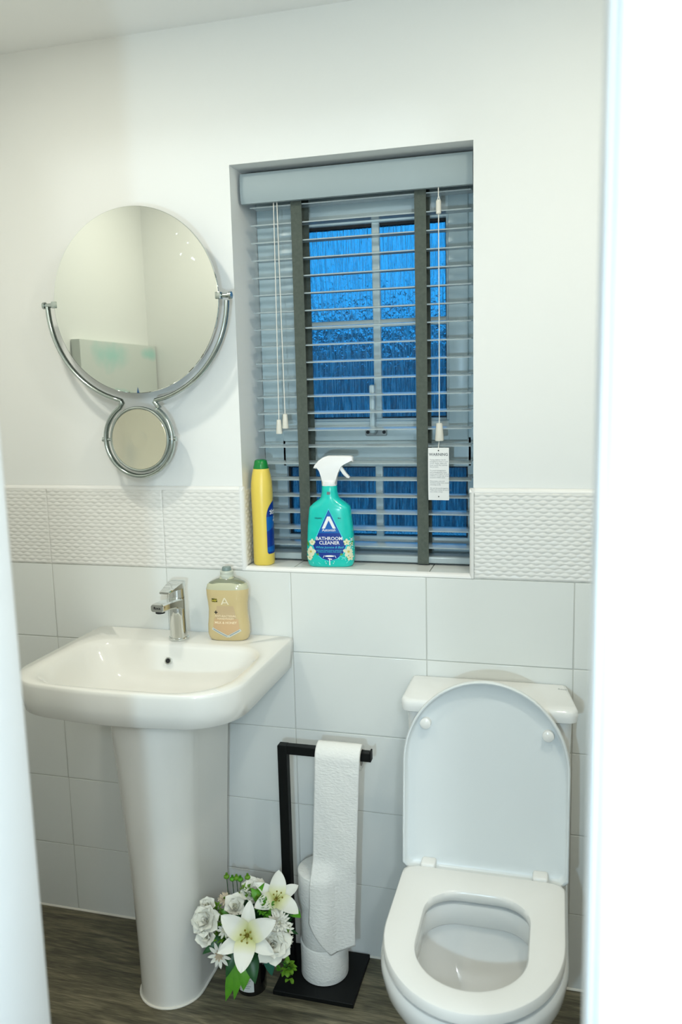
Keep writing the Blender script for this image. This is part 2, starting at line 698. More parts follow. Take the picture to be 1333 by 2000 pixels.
# return of the relief tile inside the left reveal
obj('relief_tile', wave_tile(.15, DH - .01, 5., .003, .0016), None, wall, (.5535, .012, 1.0175), (0, 0, PI / 2))
obj('relief_tile', wave_tile(.15, DH - .01, 6., .003, .0016), None, wall, (1.1105, .162, 1.0175), (0, 0, -PI / 2))


# trims: quadrant beads
def quad_trim(p0, p1, r=.0105, out=Vector((0, -1, 0)), side=Vector((0, 0, 1)), name='trim'):
    p0, p1 = Vector(p0), Vector(p1)
    ring = [Vector((0, 0, 0))] + [out * (r * math.cos(R(a))) + side * (r * math.sin(R(a))) for a in range(0, 91, 15)]
    return loft_me(name, [[p0 + q for q in ring], [p1 + q for q in ring]])


def trim(n, me, label):
    struct('trim_%d' % n, me, M_TRIM, label=label, cat='trim')


trim(1, quad_trim((XL, .0085, 1.2065), (.5545, .0085, 1.2065), .0095), 'white bead along the top of the left textured tile band')
trim(2, quad_trim((1.1060, .0085, 1.2065), (XR, .0085, 1.2065), .0095), 'white bead along the top of the right textured tile band')
trim(3, quad_trim((.5455, .0085, 1.0072), (.5455, .0085, 1.2165), .0105, side=Vector((1, 0, 0))), 'vertical white bead ending the left textured tiles')
trim(4, quad_trim((1.1160, .0085, 1.0072), (1.1160, .0085, 1.2165), .0105, side=Vector((-1, 0, 0))), 'vertical white bead ending the right textured tiles')
trim(5, quad_trim((.5455, .0105, 1.0066), (1.1160, .0105, 1.0066), .0105), 'white bead along the front edge of the window sill')
# sealant along floor
struct('baseboard_back', quad_trim((XL, .001, .0), (XR, .001, .0), .0045), M_CAULK, label='thin white sealant bead where tiles meet floor', cat='baseboard')

# tiled sill
for a, b in ((.5545, .6755), (.6780, 1.0095), (1.0120, 1.1095)):
    obj('sill_tile', box_me('sill_tile', a, b, .0085, FY, 1.0090, 1.0172, .0008, 1), M_TILE, wall)

# side walls, door wall, hall
struct('wall_left', box_me('wall_left', XL - .1, XL, YF, PW, 0, CEIL), M_PAINT, label='white painted left side wall', cat='wall')
struct('wall_right', box_me('wall_right', XR, XR + .1, YF, PW, 0, CEIL), M_PAINT, label='white painted right side wall', cat='wall')
bm = bmesh.new()
add_box(bm, -.9, OX0 - .025, YF - .1, YF, 0, CEIL)
add_box(bm, OX1 + .025, 2.4, YF - .1, YF, 0, CEIL)
add_box(bm, OX0 - .025, OX1 + .025, YF - .1, YF, OZ + .025, CEIL)
struct('wall_front', finish(bm, 'wall_front', 0), M_PAINT, label='white wall holding the doorway', cat='wall')
bm = bmesh.new()
add_box(bm, OX0 - .025, OX0, YF - .104, YF + .004, 0, OZ + .025, .002)
add_box(bm, OX1, OX1 + .025, YF - .104, YF + .004, 0, OZ + .025, .002)
add_box(bm, OX0, OX1, YF - .104, YF + .004, OZ, OZ + .025, .002)
struct('trim_6', finish(bm, 'door_lining'), M_GLOSSWOOD, label='white door frame lining at both edges of the view', cat='door frame')
for n, (s, y0, y1) in enumerate(((-1, YF + .0005, YF + .015), (1, YF + .0005, YF + .015), (-1, YF - .118, YF - .1005), (1, YF - .118, YF - .1005))):
    e0 = OX0 - .075 if s < 0 else OX1 + .006
    struct('trim_%d' % (7 + n), box_me('architrave', e0, e0 + .069, y0, y1, 0, OZ + .02, .004), M_GLOSSWOOD,
           label='white architrave on the %s of the doorway, %s side' % ('left' if s < 0 else 'right', 'room' if y0 > YF else 'hall'), cat='trim')
struct('wall_hall_left', box_me('wall_hall_left', -1.0, -.9, -3.4, YF - .1, 0, CEIL), M_PAINT, label='white left wall of the hallway', cat='wall')
struct('wall_hall_right', box_me('wall_hall_right', 2.4, 2.5, -3.4, YF - .1, 0, CEIL), M_PAINT, label='white right wall of the hallway', cat='wall')
struct('wall_hall_far', box_me('wall_hall_far', -1.0, 2.5, -3.5, -3.4, 0, CEIL), M_PAINT, label='white far wall of the hallway', cat='wall')

# ------------------------------------------------------------------ window
win = bpy.data.objects.new('window_1', None)
COL.objects.link(win)
win.location = (.832, FY, 1.0172)
win['kind'] = 'structure'
win['label'] = 'white plastic window with glazing bars and rain-streaked glass'
win['category'] = 'window'


def frame_me(name, x0, x1, z0, z1, t, y0, y1, bev=.003, tb=None, tt=None, tr=None):
    tb = t if tb is None else tb
    tt = t if tt is None else tt
    tr = t if tr is None else tr
    bm = bmesh.new()
    add_box(bm, x0, x0 + t, y0, y1, z0, z1, bev)
    add_box(bm, x1 - tr, x1, y0, y1, z0, z1, bev)
    add_box(bm, x0 + t - .002, x1 - tr + .002, y0, y1, z0, z0 + tb, bev)
    add_box(bm, x0 + t - .002, x1 - tr + .002, y0, y1, z1 - tt, z1, bev)
    return finish(bm, name)


WB = 1.0175
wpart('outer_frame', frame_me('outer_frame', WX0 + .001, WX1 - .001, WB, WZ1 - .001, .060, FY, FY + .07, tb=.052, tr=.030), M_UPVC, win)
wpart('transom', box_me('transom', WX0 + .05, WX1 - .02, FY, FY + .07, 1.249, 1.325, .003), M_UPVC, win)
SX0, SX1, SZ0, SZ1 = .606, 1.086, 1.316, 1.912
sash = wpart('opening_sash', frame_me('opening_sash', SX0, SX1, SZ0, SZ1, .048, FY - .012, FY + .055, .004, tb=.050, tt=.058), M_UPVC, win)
GX0, GX1, GZ0, GZ1 = .654, 1.038, 1.366, 1.854
wpart('glazing_bead', frame_me('glazing_bead', GX0 - .004, GX1 + .004, GZ0 - .004, GZ1 + .004, .010, FY - .002, FY + .03, .003), M_UPVC, sash)
wpart('gasket_shade_band', frame_me('gasket_shade_band', GX0 + .004, GX1 - .004, GZ0 + .004, GZ1 - .004, .005, FY + .012, FY + .032, 0, tt=.009), M_GASKET, sash)  # black gasket, top strip widened to stand in for recess shade
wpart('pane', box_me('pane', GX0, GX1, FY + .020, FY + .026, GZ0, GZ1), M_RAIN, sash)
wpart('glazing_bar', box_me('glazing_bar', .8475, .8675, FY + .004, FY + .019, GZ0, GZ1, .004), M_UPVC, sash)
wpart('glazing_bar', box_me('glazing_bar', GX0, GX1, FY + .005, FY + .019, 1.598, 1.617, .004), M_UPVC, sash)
wpart('gasket_shade_band', frame_me('gasket_shade_band', .612, 1.084, 1.066, 1.253, .005, FY + .010, FY + .030, 0, tt=.007), M_GASKET, win)  # lower gasket, its thicker top also carries the recess shade
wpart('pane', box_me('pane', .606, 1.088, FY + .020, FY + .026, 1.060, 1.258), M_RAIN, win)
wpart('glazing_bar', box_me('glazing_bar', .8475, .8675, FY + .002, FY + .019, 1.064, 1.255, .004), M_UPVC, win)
bm = bmesh.new()
add_box(bm, .828, .884, FY - .019, FY - .011, 1.328, 1.348, .0038, 3)
add_tube(bm, [(.852, FY - .016, 1.340), (.852, FY - .030, 1.344)], .0095, 12)
hd = wpart('window_handle', finish(bm, 'window_handle'), mat('grey_handle_plate', (.40, .45, .45), .3), win)
wpart('handle_lever', box_me('handle_lever', .8445, .8585, FY - .040, FY - .028, 1.336, 1.456, .005, 3), M_UPVC, hd)
for x in (.8355, .877):
    wpart('screw', tube_me('screw', [(x, FY - .0185, 1.338), (x, FY - .0200, 1.338)], .0045, 12), M_GASKET, hd)

# outside
struct('ground_outside', box_me('ground_outside', -14, 16, .32, 24, -.40, -.30), mat('wet_paving', (.10, .12, .14), .12), label='wet dark paving outside', cat='ground')
M_FENCE = mat('dark_timber_fence', (.035, .045, .07), .8, var=(6, (.10, .075, .09), .2, (3, 1, .3)))
fe = root('garden_fence', 'dark timber garden fence seen dimly through the wet glass', 'fence', (.2, 6., -.3))
pl = box_me('board', -.068, .068, -.012, .012, 0, 2.42, .004, 1)
pl.materials.append(M_FENCE)
for k in range(44):
    obj('board', pl, None, fe, (-3.4 + k * .142, 0, 0))
obj('rail', box_me('rail', -3.5, 2.8, .012, .05, .4, .48, .004, 1), M_FENCE, fe)
obj('rail', box_me('rail', -3.5, 2.8, .012, .05, 1.8, 1.88, .004, 1), M_FENCE, fe)

# ================================================================== VENETIAN BLIND
BL = root('venetian_blind', 'pale grey slatted venetian blind with charcoal tapes hanging in the window recess', 'blind', (.835, .10, 1.020))
# pelmet: gently bowed board in front, with returns
prof = [(.0, .0), (-.004, .010), (-.006, .030), (-.005, .055), (-.001, .068), (.004, .070), (.012, .070), (.012, .0)]
bm = bmesh.new()
add_loft(bm, [[Vector((x, .056 + a, 1.889 + b)) for a, b in prof] for x in (.5585, 1.1085)])
wpart('pelmet', finish(bm, 'pelmet', 50), M_PELMET, BL)
wpart('headrail', box_me('headrail', .566, 1.100, .078, .130, 1.906, 1.955, .002), M_PELMET, BL)
SY0, SY1 = .080, .130
slat_bm = bmesh.new()
sec = []
for k in range(13):
    t = k / 12
    sec.append(((t - .5) * .050, .0022 * math.sin(PI * t)))
top = [Vector((0, a, b + .0013)) for a, b in sec]
bot = [Vector((0, a, b - .0013)) for a, b in reversed(sec)]
add_loft(slat_bm, [[Vector((x, p.y, p.z)) for p in top + bot] for x in (-.2655, .2655)])
slat = finish(slat_bm, 'slat', 40)
slat.materials.append(M_SLAT)
for k in range(21):
    obj('slat', slat, None, BL, (.836 - .835, .105 - .10, 1.8855 - k * .0412 - 1.020), (R(4), 0, 0))
wpart('bottom_rail', box_me('bottom_rail', .5705, 1.1015, .080, .130, 1.0215, 1.0385, .004, 2), M_SLAT, BL)
# tapes, front and rear, wrapped under the rail
for x in (.6890, .9865):
    for y, n in ((.0765, 0), (.1335, 1)):
        bm = bmesh.new()
        w = .0135
        rows = []
        sgn = -1 if n == 0 else 1
        pts = [(y, 1.905)]
        for k in range(60):
            z = 1.905 - (1.905 - 1.040) * (k + 1) / 60
            pts.append((y + sgn * .0006 * math.sin(k * 1.7), z))
        pts += [(y + sgn * .002, 1.030), (y, 1.0215), (y - sgn * .006, 1.0192), (y - sgn * .012, 1.0190)]
        th = .0008
        add_loft(bm, [[Vector((x - w, a - th, b)), Vector((x + w, a - th, b)), Vector((x + w, a + th, b)), Vector((x - w, a + th, b))] for a, b in pts])
        wpart('tape', finish(bm, 'tape', 50), M_TAPE, BL)


def tassel_me(x, y, z0, z1, r0, r1):
    return lathe_me('tassel', [(r0 * .6, z1), (r0, z1 - .001), (r1, z0 + .002), (r1 * .9, z0), (r1 * .6, z0 + .0005)], 16, x, y)


for x0, x1, zb, zt in ((.6365, .6310, 1.341, 1.376), (.6450, .6475, 1.354, 1.390)):
    c = wpart('lift_cord', tube_me('lift_cord', [(x0, .066, 1.893), ((x0 + x1) / 2, .066, 1.6), (x1, .066, zt - .002)], .0011, 6), M_CORD, BL)
    wpart('tassel', tassel_me(x1, .066, zb, zt, .0055, .0080), M_TASSEL, c)
cx = 1.031
c = wpart('tilt_cord', tube_me('tilt_cord', [(cx, .060, 1.893), (cx, .060, 1.870), (cx - .003, .060, 1.858), (cx, .060, 1.829), (cx, .0595, 1.6), (cx - .001, .059, 1.362)], .0012, 6), M_CORD, BL)
wpart('cord_loop', tube_me('cord_loop', [(cx, .0585, 1.872), (cx + .004, .0585, 1.860), (cx + .003, .059, 1.846)], .0010, 6), M_CORD, c)
wpart('cord_connector', lathe_me('cord_connector', [(.004, 1.831), (.0058, 1.833), (.0058, 1.859), (.004, 1.862)], 16, cx, .060), M_TASSEL, c)
wpart('tassel', tassel_me(cx - .001, .0590, 1.321, 1.363, .0072, .0105), M_TASSEL, c)
wpart('tag_cord', tube_me('tag_cord', [(cx - .001, .058, 1.323), (cx - .003, .0575, 1.310), (cx - .003, .0568, 1.300)], .0010, 6), M_CORD, c)

# warning tag
tg = root('warning_tag', 'white printed warning tag dangling from the right blind cord', 'tag', (1.028, .0568, 1.181), R(-2))
bm = bmesh.new()
N = 10
rings = []
for k in range(N + 1):
    z = .124 * k / N
    bow = .0022 * math.sin(PI * k / N)
    hw = .0248 if 0 < k < N else .0246
    rings.append([Vector((-hw, -bow - .0004, z)), Vector((hw, -bow - .0004, z)), Vector((hw, -bow + .0004, z)), Vector((-hw, -bow + .0004, z))])
add_loft(bm, rings)
obj('card', finish(bm, 'card', 60), mat('tag_card', (.80, .81, .80), .7), tg)


def on_tag(me, z):
    return map_me(me, lambda c: Vector((c.x, -.0022 * math.sin(PI * max(0, min(1, (c.y + z) / .124))) - .0006 - c.z, c.y + z)))


obj('heading_print', on_tag(text_me('WARNING', .0092, bold=.00018), .108), M_INKGREY, tg)
body = ['Young children can be', 'strangled by loops in pull', 'cords, chains, tapes and', 'inner cords that operate', 'the product.', '',
        'To avoid strangulation', 'and entanglement, keep', 'cords out of reach of young', 'children. Cords may wrap', 'around a child\'s neck.', '',
        'Move beds, cots and', 'furniture away from window', 'covering cords.', '', 'Do not tie cords together.', 'Make sure cords do not twist', 'and create a loop.']
obj('body_print', on_tag(text_me('\n'.join(body), .0042, 'LEFT'), .058), M_INKLIGHT, tg).location.x = -.0205
for z in (.1175, .0085):
    obj('eyelet', map_me(lathe_me('eyelet', [(.0015, 0), (.0015, .0004)], 12), lambda c, z=z: Vector((c.x, -.0009 - c.z, c.y + z))), M_INKBLACK, tg)

# ================================================================== WALL MIRROR
MX, MY, MZ, MR = .3205, -.058, 1.665, .2165
mir = root('wall_mirror', 'round frameless mirror in a chrome yoke with a small magnifying mirror below', 'mirror', (MX, .009, 1.25))


def disc_me(name, c, r, y0, y1, n=96, bev=.002, bow=0.):
    """disc facing -y; bow > 0 makes the front dished"""
    bm = bmesh.new()
    rings = []
    for rr_, y in ((r - bev * 2, y1), (r, y1), (r, y0 + bev), (r - bev, y0)):
        rings.append([Vector((c[0] + rr_ * math.cos(2 * PI * i / n), y, c[1] + rr_ * math.sin(2 * PI * i / n))) for i in range(n)])
    if bow:
        for k in range(1, 13):
            rr_ = (r - bev) * (1 - k / 12.04)
            y = y0 + bow * (1 - (rr_ / (r - bev)) ** 2)
            rings.append([Vector((c[0] + rr_ * math.cos(2 * PI * i / n), y, c[1] + rr_ * math.sin(2 * PI * i / n))) for i in range(n)])
    add_loft(bm, rings)
    return finish(bm, name, 25)


wpart('mirror_glass', disc_me('mirror_glass', (MX, MZ), MR, MY, MY + .005, 128, .0012), M_MIRROR, mir)
wpart('backing', disc_me('backing', (MX, MZ), MR - .012, MY + .0052, MY + .012, 64), M_CHROME2, mir)
AY = -.050
# left half of the yoke: pivot, big arc, neck, then the small ring
SCX, SCZ, SR = .3085, 1.3375, .0905
path = []
for a in range(180, 254, 4):
    path.append((MX - .0025 + .2370 * math.cos(R(a)), AY, MZ - .001 + .2370 * math.sin(R(a))))
path += [(.2665, AY, 1.4315), (.2690, AY, 1.4270), (.2600, AY, 1.4140)]
for a in range(126, 415, 6):
    path.append((SCX + SR * math.cos(R(a)), AY, SCZ + SR * math.sin(R(a))))
path += [(.3680, AY, 1.4130), (.3560, AY, 1.4270), (.3590, AY, 1.4310)]
for a in range(286, 361, 4):
    path.append((MX - .0025 + .2370 * math.cos(R(a)), AY, MZ - .001 + .2370 * math.sin(R(a))))
bm = bmesh.new()
# band of oval section
pp = [Vector(p) for p in path]
rings = []
for i, p in enumerate(pp):
    a, b = pp[max(i - 1, 0)], pp[min(i + 1, len(pp) - 1)]
    t = (b - a).normalized()
    nrm = Vector((-t.z, 0, t.x))
    rings.append([p + nrm * (.0054 * math.cos(2 * PI * k / 12)) + Vector((0, 1, 0)) * (.0085 * math.sin(2 * PI * k / 12)) for k in range(12)])
add_loft(bm, rings)
wpart('chrome_yoke', finish(bm, 'chrome_yoke', 50), M_CHROME2, mir)
for s in (-1, 1):
    px = MX - .0025 + s * .2370
    bm = bmesh.new()
    add_tube(bm, [(px + s * .010, AY, MZ + .002), (MX + s * (MR - .004), AY, MZ + .002)], .0055, 12)
    add_tube(bm, [(px + s * .012, AY, MZ + .002), (px + s * .006, AY, MZ + .002)], .0085, 14)
    add_box(bm, MX + s * MR - .007, MX + s * MR + .007, MY - .003, MY + .012, MZ - .006, MZ + .010, .0015)
    wpart('pivot_knob', finish(bm, 'pivot_knob'), M_CHROME2, mir)
    bm = bmesh.new()
    add_tube(bm, [(SCX + s * (SR + .008), AY, SCZ), (SCX + s * .0775, AY, SCZ)], .0038, 10)
    add_tube(bm, [(SCX + s * (SR + .009), AY, SCZ), (SCX + s * (SR + .004), AY, SCZ)], .0058, 10)
    wpart('small_pivot', finish(bm, 'small_pivot'), M_CHROME2, mir)
sm = wpart('magnifying_mirror_frame', disc_me('magnifying_mirror_frame', (SCX + .003, SCZ), .0785, AY - .0005, AY + .012, 64, .004), M_CHROME2, mir)
wpart('frame_rim', tube_me('frame_rim', [(SCX + .003 + .0765 * math.cos(2 * PI * i / 64), AY - .003, SCZ + .0765 * math.sin(2 * PI * i / 64)) for i in range(64)], .0038, 10, True), M_CHROME2, sm)
wpart('magnifying_glass', disc_me('magnifying_glass', (SCX + .003, SCZ), .0735, AY - .0062, AY - .003, 64, .0008, .0035), M_MIRROR2, sm)
bm = bmesh.new()
add_tube(bm, [(SCX, .009, SCZ), (SCX, AY + .0125, SCZ)], .011, 16)
add_tube(bm, [(SCX, .0095, SCZ), (SCX, .003, SCZ)], .026, 24)
wpart('wall_mount', finish(bm, 'wall_mount'), M_CHROME2, mir)
for x, z, w, h, a in ((.441, 1.810, .0025, .0018, .3), (.468, 1.788, .0025, .0020, -.4), (.449, 1.764, .0035, .0022, .8), (.479, 1.752, .0060, .0026, -.7)):  # four small pale flecks on the mirror front
    c_, s_ = math.cos(a), math.sin(a)
    q = [(-w, -h), (w, -h * .6), (w * .8, h), (-w * .7, h)]
    wpart('pale_fleck', prism_me('pale_fleck', [(x + c_ * u - s_ * v, z + s_ * u + c_ * v) for u, v in q], MY - .0004, MY + .0002), mat('matt_pale_fleck', (.86, .88, .86), .6), mir)

# ================================================================== WASHBASIN
BX, BZ = .4050, .8430
bas = root('washbasin', 'white ceramic washbasin with rounded front corners fixed to the tiled wall', 'basin', (BX, 0, .767))
NB = 144
c0 = (BX, -.235)


def basin_outline(hw, yb, yf, rf, rb, bow):
    p = arc(BX + hw - rb, yb - rb, rb, 0, 90, 5) + arc(BX - hw + rb, yb - rb, rb, 90, 180, 5)
    p += arc(BX - hw + rf, yf + rf + bow, rf, 180, 262, 14)
    xs = [BX - hw + rf + (2 * hw - 2 * rf) * t for t in (.2, .35, .5, .65, .8)]
    p += [(x, yf + bow * (((x - BX) / (hw - rf)) ** 2)) for x in xs]
    p += arc(BX + hw - rf, yf + rf + bow, rf, 278, 360, 14)
    return by_angle(p, c0, NB)


def ring3(o2, z, yclip=None):
    return [Vector((x, y, z)) for x, y in o2]


def lerp2(a, b, t):
    return [(p[0] + (q[0] - p[0]) * t, p[1] + (q[1] - p[1]) * t) for p, q in zip(a, b)]


o_top = basin_outline(.2695, -.0015, -.4370, .115, .006, .012)
o_bot = basin_outline(.2600, -.0015, -.4250, .115, .006, .012)
o_in = basin_outline(.2665, -.0035, -.4340, .113, .006, .012)
bo = by_angle([(BX + .002 + x, y) for x, y in
               [(a - BX, b) for a, b in arc(BX + .233 - .07, -.105 - .07, .07, 0, 90, 8) + arc(BX - .233 + .07, -.105 - .07, .07, 90, 180, 8) + arc(BX - .233 + .12, -.412 + .12, .12, 180, 265, 12) + arc(BX + .233 - .12, -.412 + .12, .12, 275, 360, 12)]], c0, NB)
bfloor = by_angle(arc(BX, -.235, .085, 0, 360, 60, .065), c0, NB)
drain = by_angle(arc(BX, -.235, .021, 0, 360, 40), c0, NB)
rings = []
und = by_angle(arc(BX, -.20, .10, 0, 360, 40, .09), c0, NB)
rings.append(ring3(lerp2(o_bot, und, 1.0), .7205))
rings.append(ring3(lerp2(o_bot, und, .70), .7210))
rings.append(ring3(lerp2(o_bot, und, .12), .7600))
rings.append(ring3(o_bot, .7660))
rings.append(ring3(lerp2(o_bot, o_top, .35), .7690))
rings.append(ring3(lerp2(o_bot, o_top, .7), .800))
rings.append(ring3(o_top, .8340))
rings.append(ring3(lerp2(o_top, o_in, .5), .8408))
rings.append(ring3(o_in, BZ))
rings.append(ring3(lerp2(o_in, bo, .85), BZ - .0006))
rings.append(ring3(bo, BZ - .0030))
for t, dz in ((.06, .012), (.13, .030), (.22, .052), (.34, .074), (.50, .091), (.68, .101), (.85, .106), (1., .109)):
    rings.append(ring3(lerp2(bo, bfloor, t), BZ - dz))
rings.append(ring3(lerp2(bfloor, drain, .6), BZ - .1125))
rings.append(ring3(drain, BZ - .1140))
rings.append(ring3(lerp2(drain, [c0] * NB, .1), BZ - .1200))
bm = bmesh.new()
add_loft(bm, rings)
wpart('basin_bowl', finish(bm, 'basin_bowl', 60), M_CERAM, bas)
# overflow ring, waste
oy, oz, ox = -.1235, .8040, .3915
bm = bmesh.new()
n = Vector((0, -.93, .37)).normalized()
add_tube(bm, [Vector((ox, oy, oz)) + n * -.006, Vector((ox, oy, oz)) + n * .0016], .0085, 20)
ov = wpart('overflow_ring', finish(bm, 'overflow_ring'), M_CHROME, bas)
bm = bmesh.new()
add_tube(bm, [Vector((ox, oy, oz)) + n * -.004, Vector((ox, oy, oz)) + n * .0020], .0058, 20)
wpart('overflow_hole', finish(bm, 'overflow_hole'), M_DARK, ov)
wpart('waste_plug', lathe_me('waste_plug', [(.028, BZ - .1150), (.030, BZ - .1115), (.024, BZ - .1070), (.004, BZ - .1055)], 32, BX, -.235), M_CHROME, bas)


def lay_text(s, size, x, y, z, rz, m, parent, name='maker_mark', **k):
    me = text_me(s, size, **k)
    me.transform(Matrix.Translation((x, y, z)) @ Matrix.Rotation(rz, 4, 'Z'))
    return wpart(name, me, m, parent)


lay_text('Roca', .0105, .622, -.040, BZ - .0004, 0, M_INKLIGHT, bas)

# pedestal
ped = root('basin_pedestal', 'tall white ceramic pedestal carrying the washbasin', 'pedestal', (.402, -.18, 0))


def uring(z, hw, yf, yb, cx):
    p = [(cx + hw, yb), (cx + hw, yf + hw)] + arc(cx, yf + hw, hw, 0, -180, 24) + [(cx - hw, yf + hw), (cx - hw, yb)]
    q = []
    for i in range(len(p) - 1):
        if (Vector(p[i + 1]) - Vector(p[i])).length > 1e-6:
            q.append(p[i])
    q.append(p[-1])
    return [Vector((x, y, z)) for x, y in q]


rings = []
for z, hw, yf in ((0.0005, .0775, -.2870), (.02, .0770, -.2865), (.12, .0785, -.2880), (.25, .0830, -.2930), (.40, .0895, -.3010), (.55, .0975, -.3120), (.66, .1040, -.3220), (.7160, .1065, -.3255), (.7200, .1050, -.3240)):
    rings.append(uring(z, hw, yf, -.045, .402 + .004 * z))
wpart('column', loft_me('column', rings, True, True, 40), M_CERAM, ped)
bead = uring(.002, .0792, -.2887, -.045, .402)
wpart('sealant_bead', tube_me('sealant_bead', bead, .0032, 8), M_CAULK, ped)

# ================================================================== MIXER TAP
TX, TY = .3945, -.066
tap = root('basin_mixer_tap', 'chrome single-lever mixer tap on the back of the washbasin', 'tap', (TX, TY, BZ))
obj('base_ring', lathe_me('base_ring', [(.0245, 0), (.0250, .001), (.0250, .0045), (.0235, .006)], 32), M_CHROME, tap)
obj('tap_body', lathe_me('tap_body', [(.0215, .005), (.0212, .02), (.0205, .06), (.0205, .104), (.0200, .106)], 32), M_CHROME, tap)
bm = bmesh.new()
rings = []
for y, hw, zt, zb in ((.004, .0200, .104, .070), (-.012, .0195, .1055, .078), (-.035, .0182, .1085, .087), (-.070, .0172, .1115, .0925), (-.100, .0165, .1135, .0945), (-.1035, .0155, .1125, .0955)):
    c = .0035
    rings.append([Vector(p) for p in ((-hw + c, y, zt), (hw - c, y, zt), (hw, y, zt - c), (hw, y, zb + c), (hw - c, y, zb), (-hw + c, y, zb), (-hw, y, zb + c), (-hw, y, zt - c))])
add_loft(bm, rings)
sp = obj('spout', finish(bm, 'spout', 40), M_CHROME, tap)
me = map_me(text_me('Roca', .0085, bold=.0002), lambda c: Vector((c.x, -.1040 - c.z, c.y + .1045)))
obj('maker_mark', me, M_INKBLACK, sp)
obj('aerator', lathe_me('aerator', [(.0105, .089), (.0112, .0895), (.0112, .0955)], 24, 0, -.088), M_DARK, sp)
obj('lever_neck', lathe_me('lever_neck', [(.0205, .107), (.0205, .109), (.0198, .112), (.0198, .134), (.0190, .137)], 32), M_CHROME, tap)
bm = bmesh.new()
rings = []
for y, hw, z, th in ((.021, .0140, .1450, .012), (.012, .0190, .1460, .016), (-.006, .0198, .1455, .018), (-.024, .0180, .1425, .013), (-.045, .0155, .1375, .0075), (-.062, .0140, .1345, .0060), (-.065, .0120, .1335, .0045)):
    c = min(.002, th * .3)
    rings.append([Vector(p) for p in ((-hw + c, y, z), (hw - c, y, z), (hw, y, z - c), (hw, y, z - th + c), (hw - c, y, z - th), (-hw + c, y, z - th), (-hw, y, z - th + c), (-hw, y, z - c))])
add_loft(bm, rings)
obj('lever', finish(bm, 'lever', 40), M_CHROME, tap)

# ================================================================== BOTTLES


def superring(a, b, h, n=4., m=56):
    out = []
    for i in range(m):
        t = 2 * PI * i / m
        c_, s_ = math.cos(t), math.sin(t)
        out.append(Vector((a * math.copysign(abs(c_) ** (2 / n), c_), b * math.copysign(abs(s_) ** (2 / n), s_), h)))
    return out


def prof_at(prof, h):
    for (h0, a0, b0), (h1, a1, b1) in zip(prof, prof[1:]):
        if h0 <= h <= h1:
            t = (h - h0) / (h1 - h0)
            return a0 + (a1 - a0) * t, b0 + (b1 - b0) * t
    return prof[-1][1:]


def front(prof, n, eps):
    """map flat artwork (x, height) onto the front of a bottle"""
    def f(c):
        a, b = prof_at(prof, c.y)
        x = max(-a * .999, min(a * .999, c.x))
        y = -b * (1 - abs(x / a) ** n) ** (1 / n)
        return Vector((x, y - eps - c.z, c.y))
    return f


def art_me(name, poly, grid=.006):
    """flat polygon (x, height) finely triangulated so that it can wrap a bottle"""
    bm = bmesh.new()
    f = bm.faces.new([bm.verts.new((x, y, 0)) for x, y in poly])
    xs = [p[0] for p in poly]; ys = [p[1] for p in poly]
    for lo, hi, ax in ((min(xs), max(xs), 0), (min(ys), max(ys), 1)):
        k = math.ceil(lo / grid) * grid
        while k < hi:
            co = [0, 0, 0]; no = [0, 0, 0]
            co[ax] = k; no[ax] = 1
            bmesh.ops.bisect_plane(bm, geom=bm.verts[:] + bm.edges[:] + bm.faces[:], plane_co=co, plane_no=no)
            k += grid
    me = bpy.data.meshes.new(name)
    bm.to_mesh(me)
    bm.free()
    return me


def line_poly(p, q, w):
    p, q = Vector(p), Vector(q)
    n = (q - p).normalized()
    n = Vector((-n.y, n.x)) * w / 2
    return [tuple(p + n), tuple(p - n), tuple(q - n), tuple(q + n)]


def text_at(s, size, x, h, **k):
    me = text_me(s, size, extrude=.00005, **k)
    me.transform(Matrix.Translation((x, h, 0)))
    return me


# ---- teal spray cleaner
sp_prof = [(0, .0500, .0210), (.0015, .0530, .0235), (.006, .0560, .0255), (.020, .0590, .0265), (.045, .0590, .0265), (.100, .0555, .0265), (.140, .0510, .0262), (.147, .0495, .0258),
           (.156, .0400, .0240), (.166, .0255, .0215), (.171, .0215, .0205), (.185, .0190, .0185), (.199, .0182, .0182), (.2005, .0170, .0170)]
spr = root('spray_bottle', 'teal trigger spray bottle of bathroom cleaner standing on the sill', 'spray bottle', (.7625, .0455, 1.0172), R(7))
SPN = 3.6
bm = bmesh.new()
add_loft(bm, [superring(a, b, h, SPN if h < .15 else (3. if h < .165 else 2.2)) for h, a, b in sp_prof])
obj('bottle_body', finish(bm, 'bottle_body', 40), M_TEAL, spr)
fr = lambda e: front(sp_prof, SPN, e)
kite = [(0, .1425), (-.0405, .0545), (-.0335, .036), (-.018, .022), (0, .0165), (.018, .022), (.0335, .036), (.0405, .0545)]
lab = obj('front_label', map_me(art_me('front_label', [(x * 1.06, (h - .06) * 1.035 + .06) for x, h in kite]), fr(.0003)), M_CYAN, spr)
obj('label_field', map_me(art_me('label_field', kite), fr(.0006)), M_NAVY, lab)
obj('label_field_tip', map_me(art_me('label_field_tip', [(0, .1405), (-.0250, .0850), (.0250, .0850)]), fr(.0008)), M_SKYB, lab)
for poly in ([(0, .126), (-.0035, .126), (-.0170, .0965), (-.0095, .0965), (0, .1165)], [(0, .126), (.0035, .126), (.0170, .0965), (.0095, .0965), (0, .1165)]):
    obj('logo_stroke', map_me(art_me('logo_stroke', poly), fr(.0011)), M_INKWHITE, lab)
obj('maker_name', map_me(text_at('Astonish', .0095, 0, .0925, bold=.0001), fr(.0011)), M_INKWHITE, lab)
obj('product_name', map_me(text_at('BATHROOM', .0118, 0, .0715, bold=.0002), fr(.0011)), M_INKWHITE, lab)
obj('product_name', map_me(text_at('CLEANER', .0118, 0, .0610, bold=.0002), fr(.0011)), M_INKWHITE, lab)
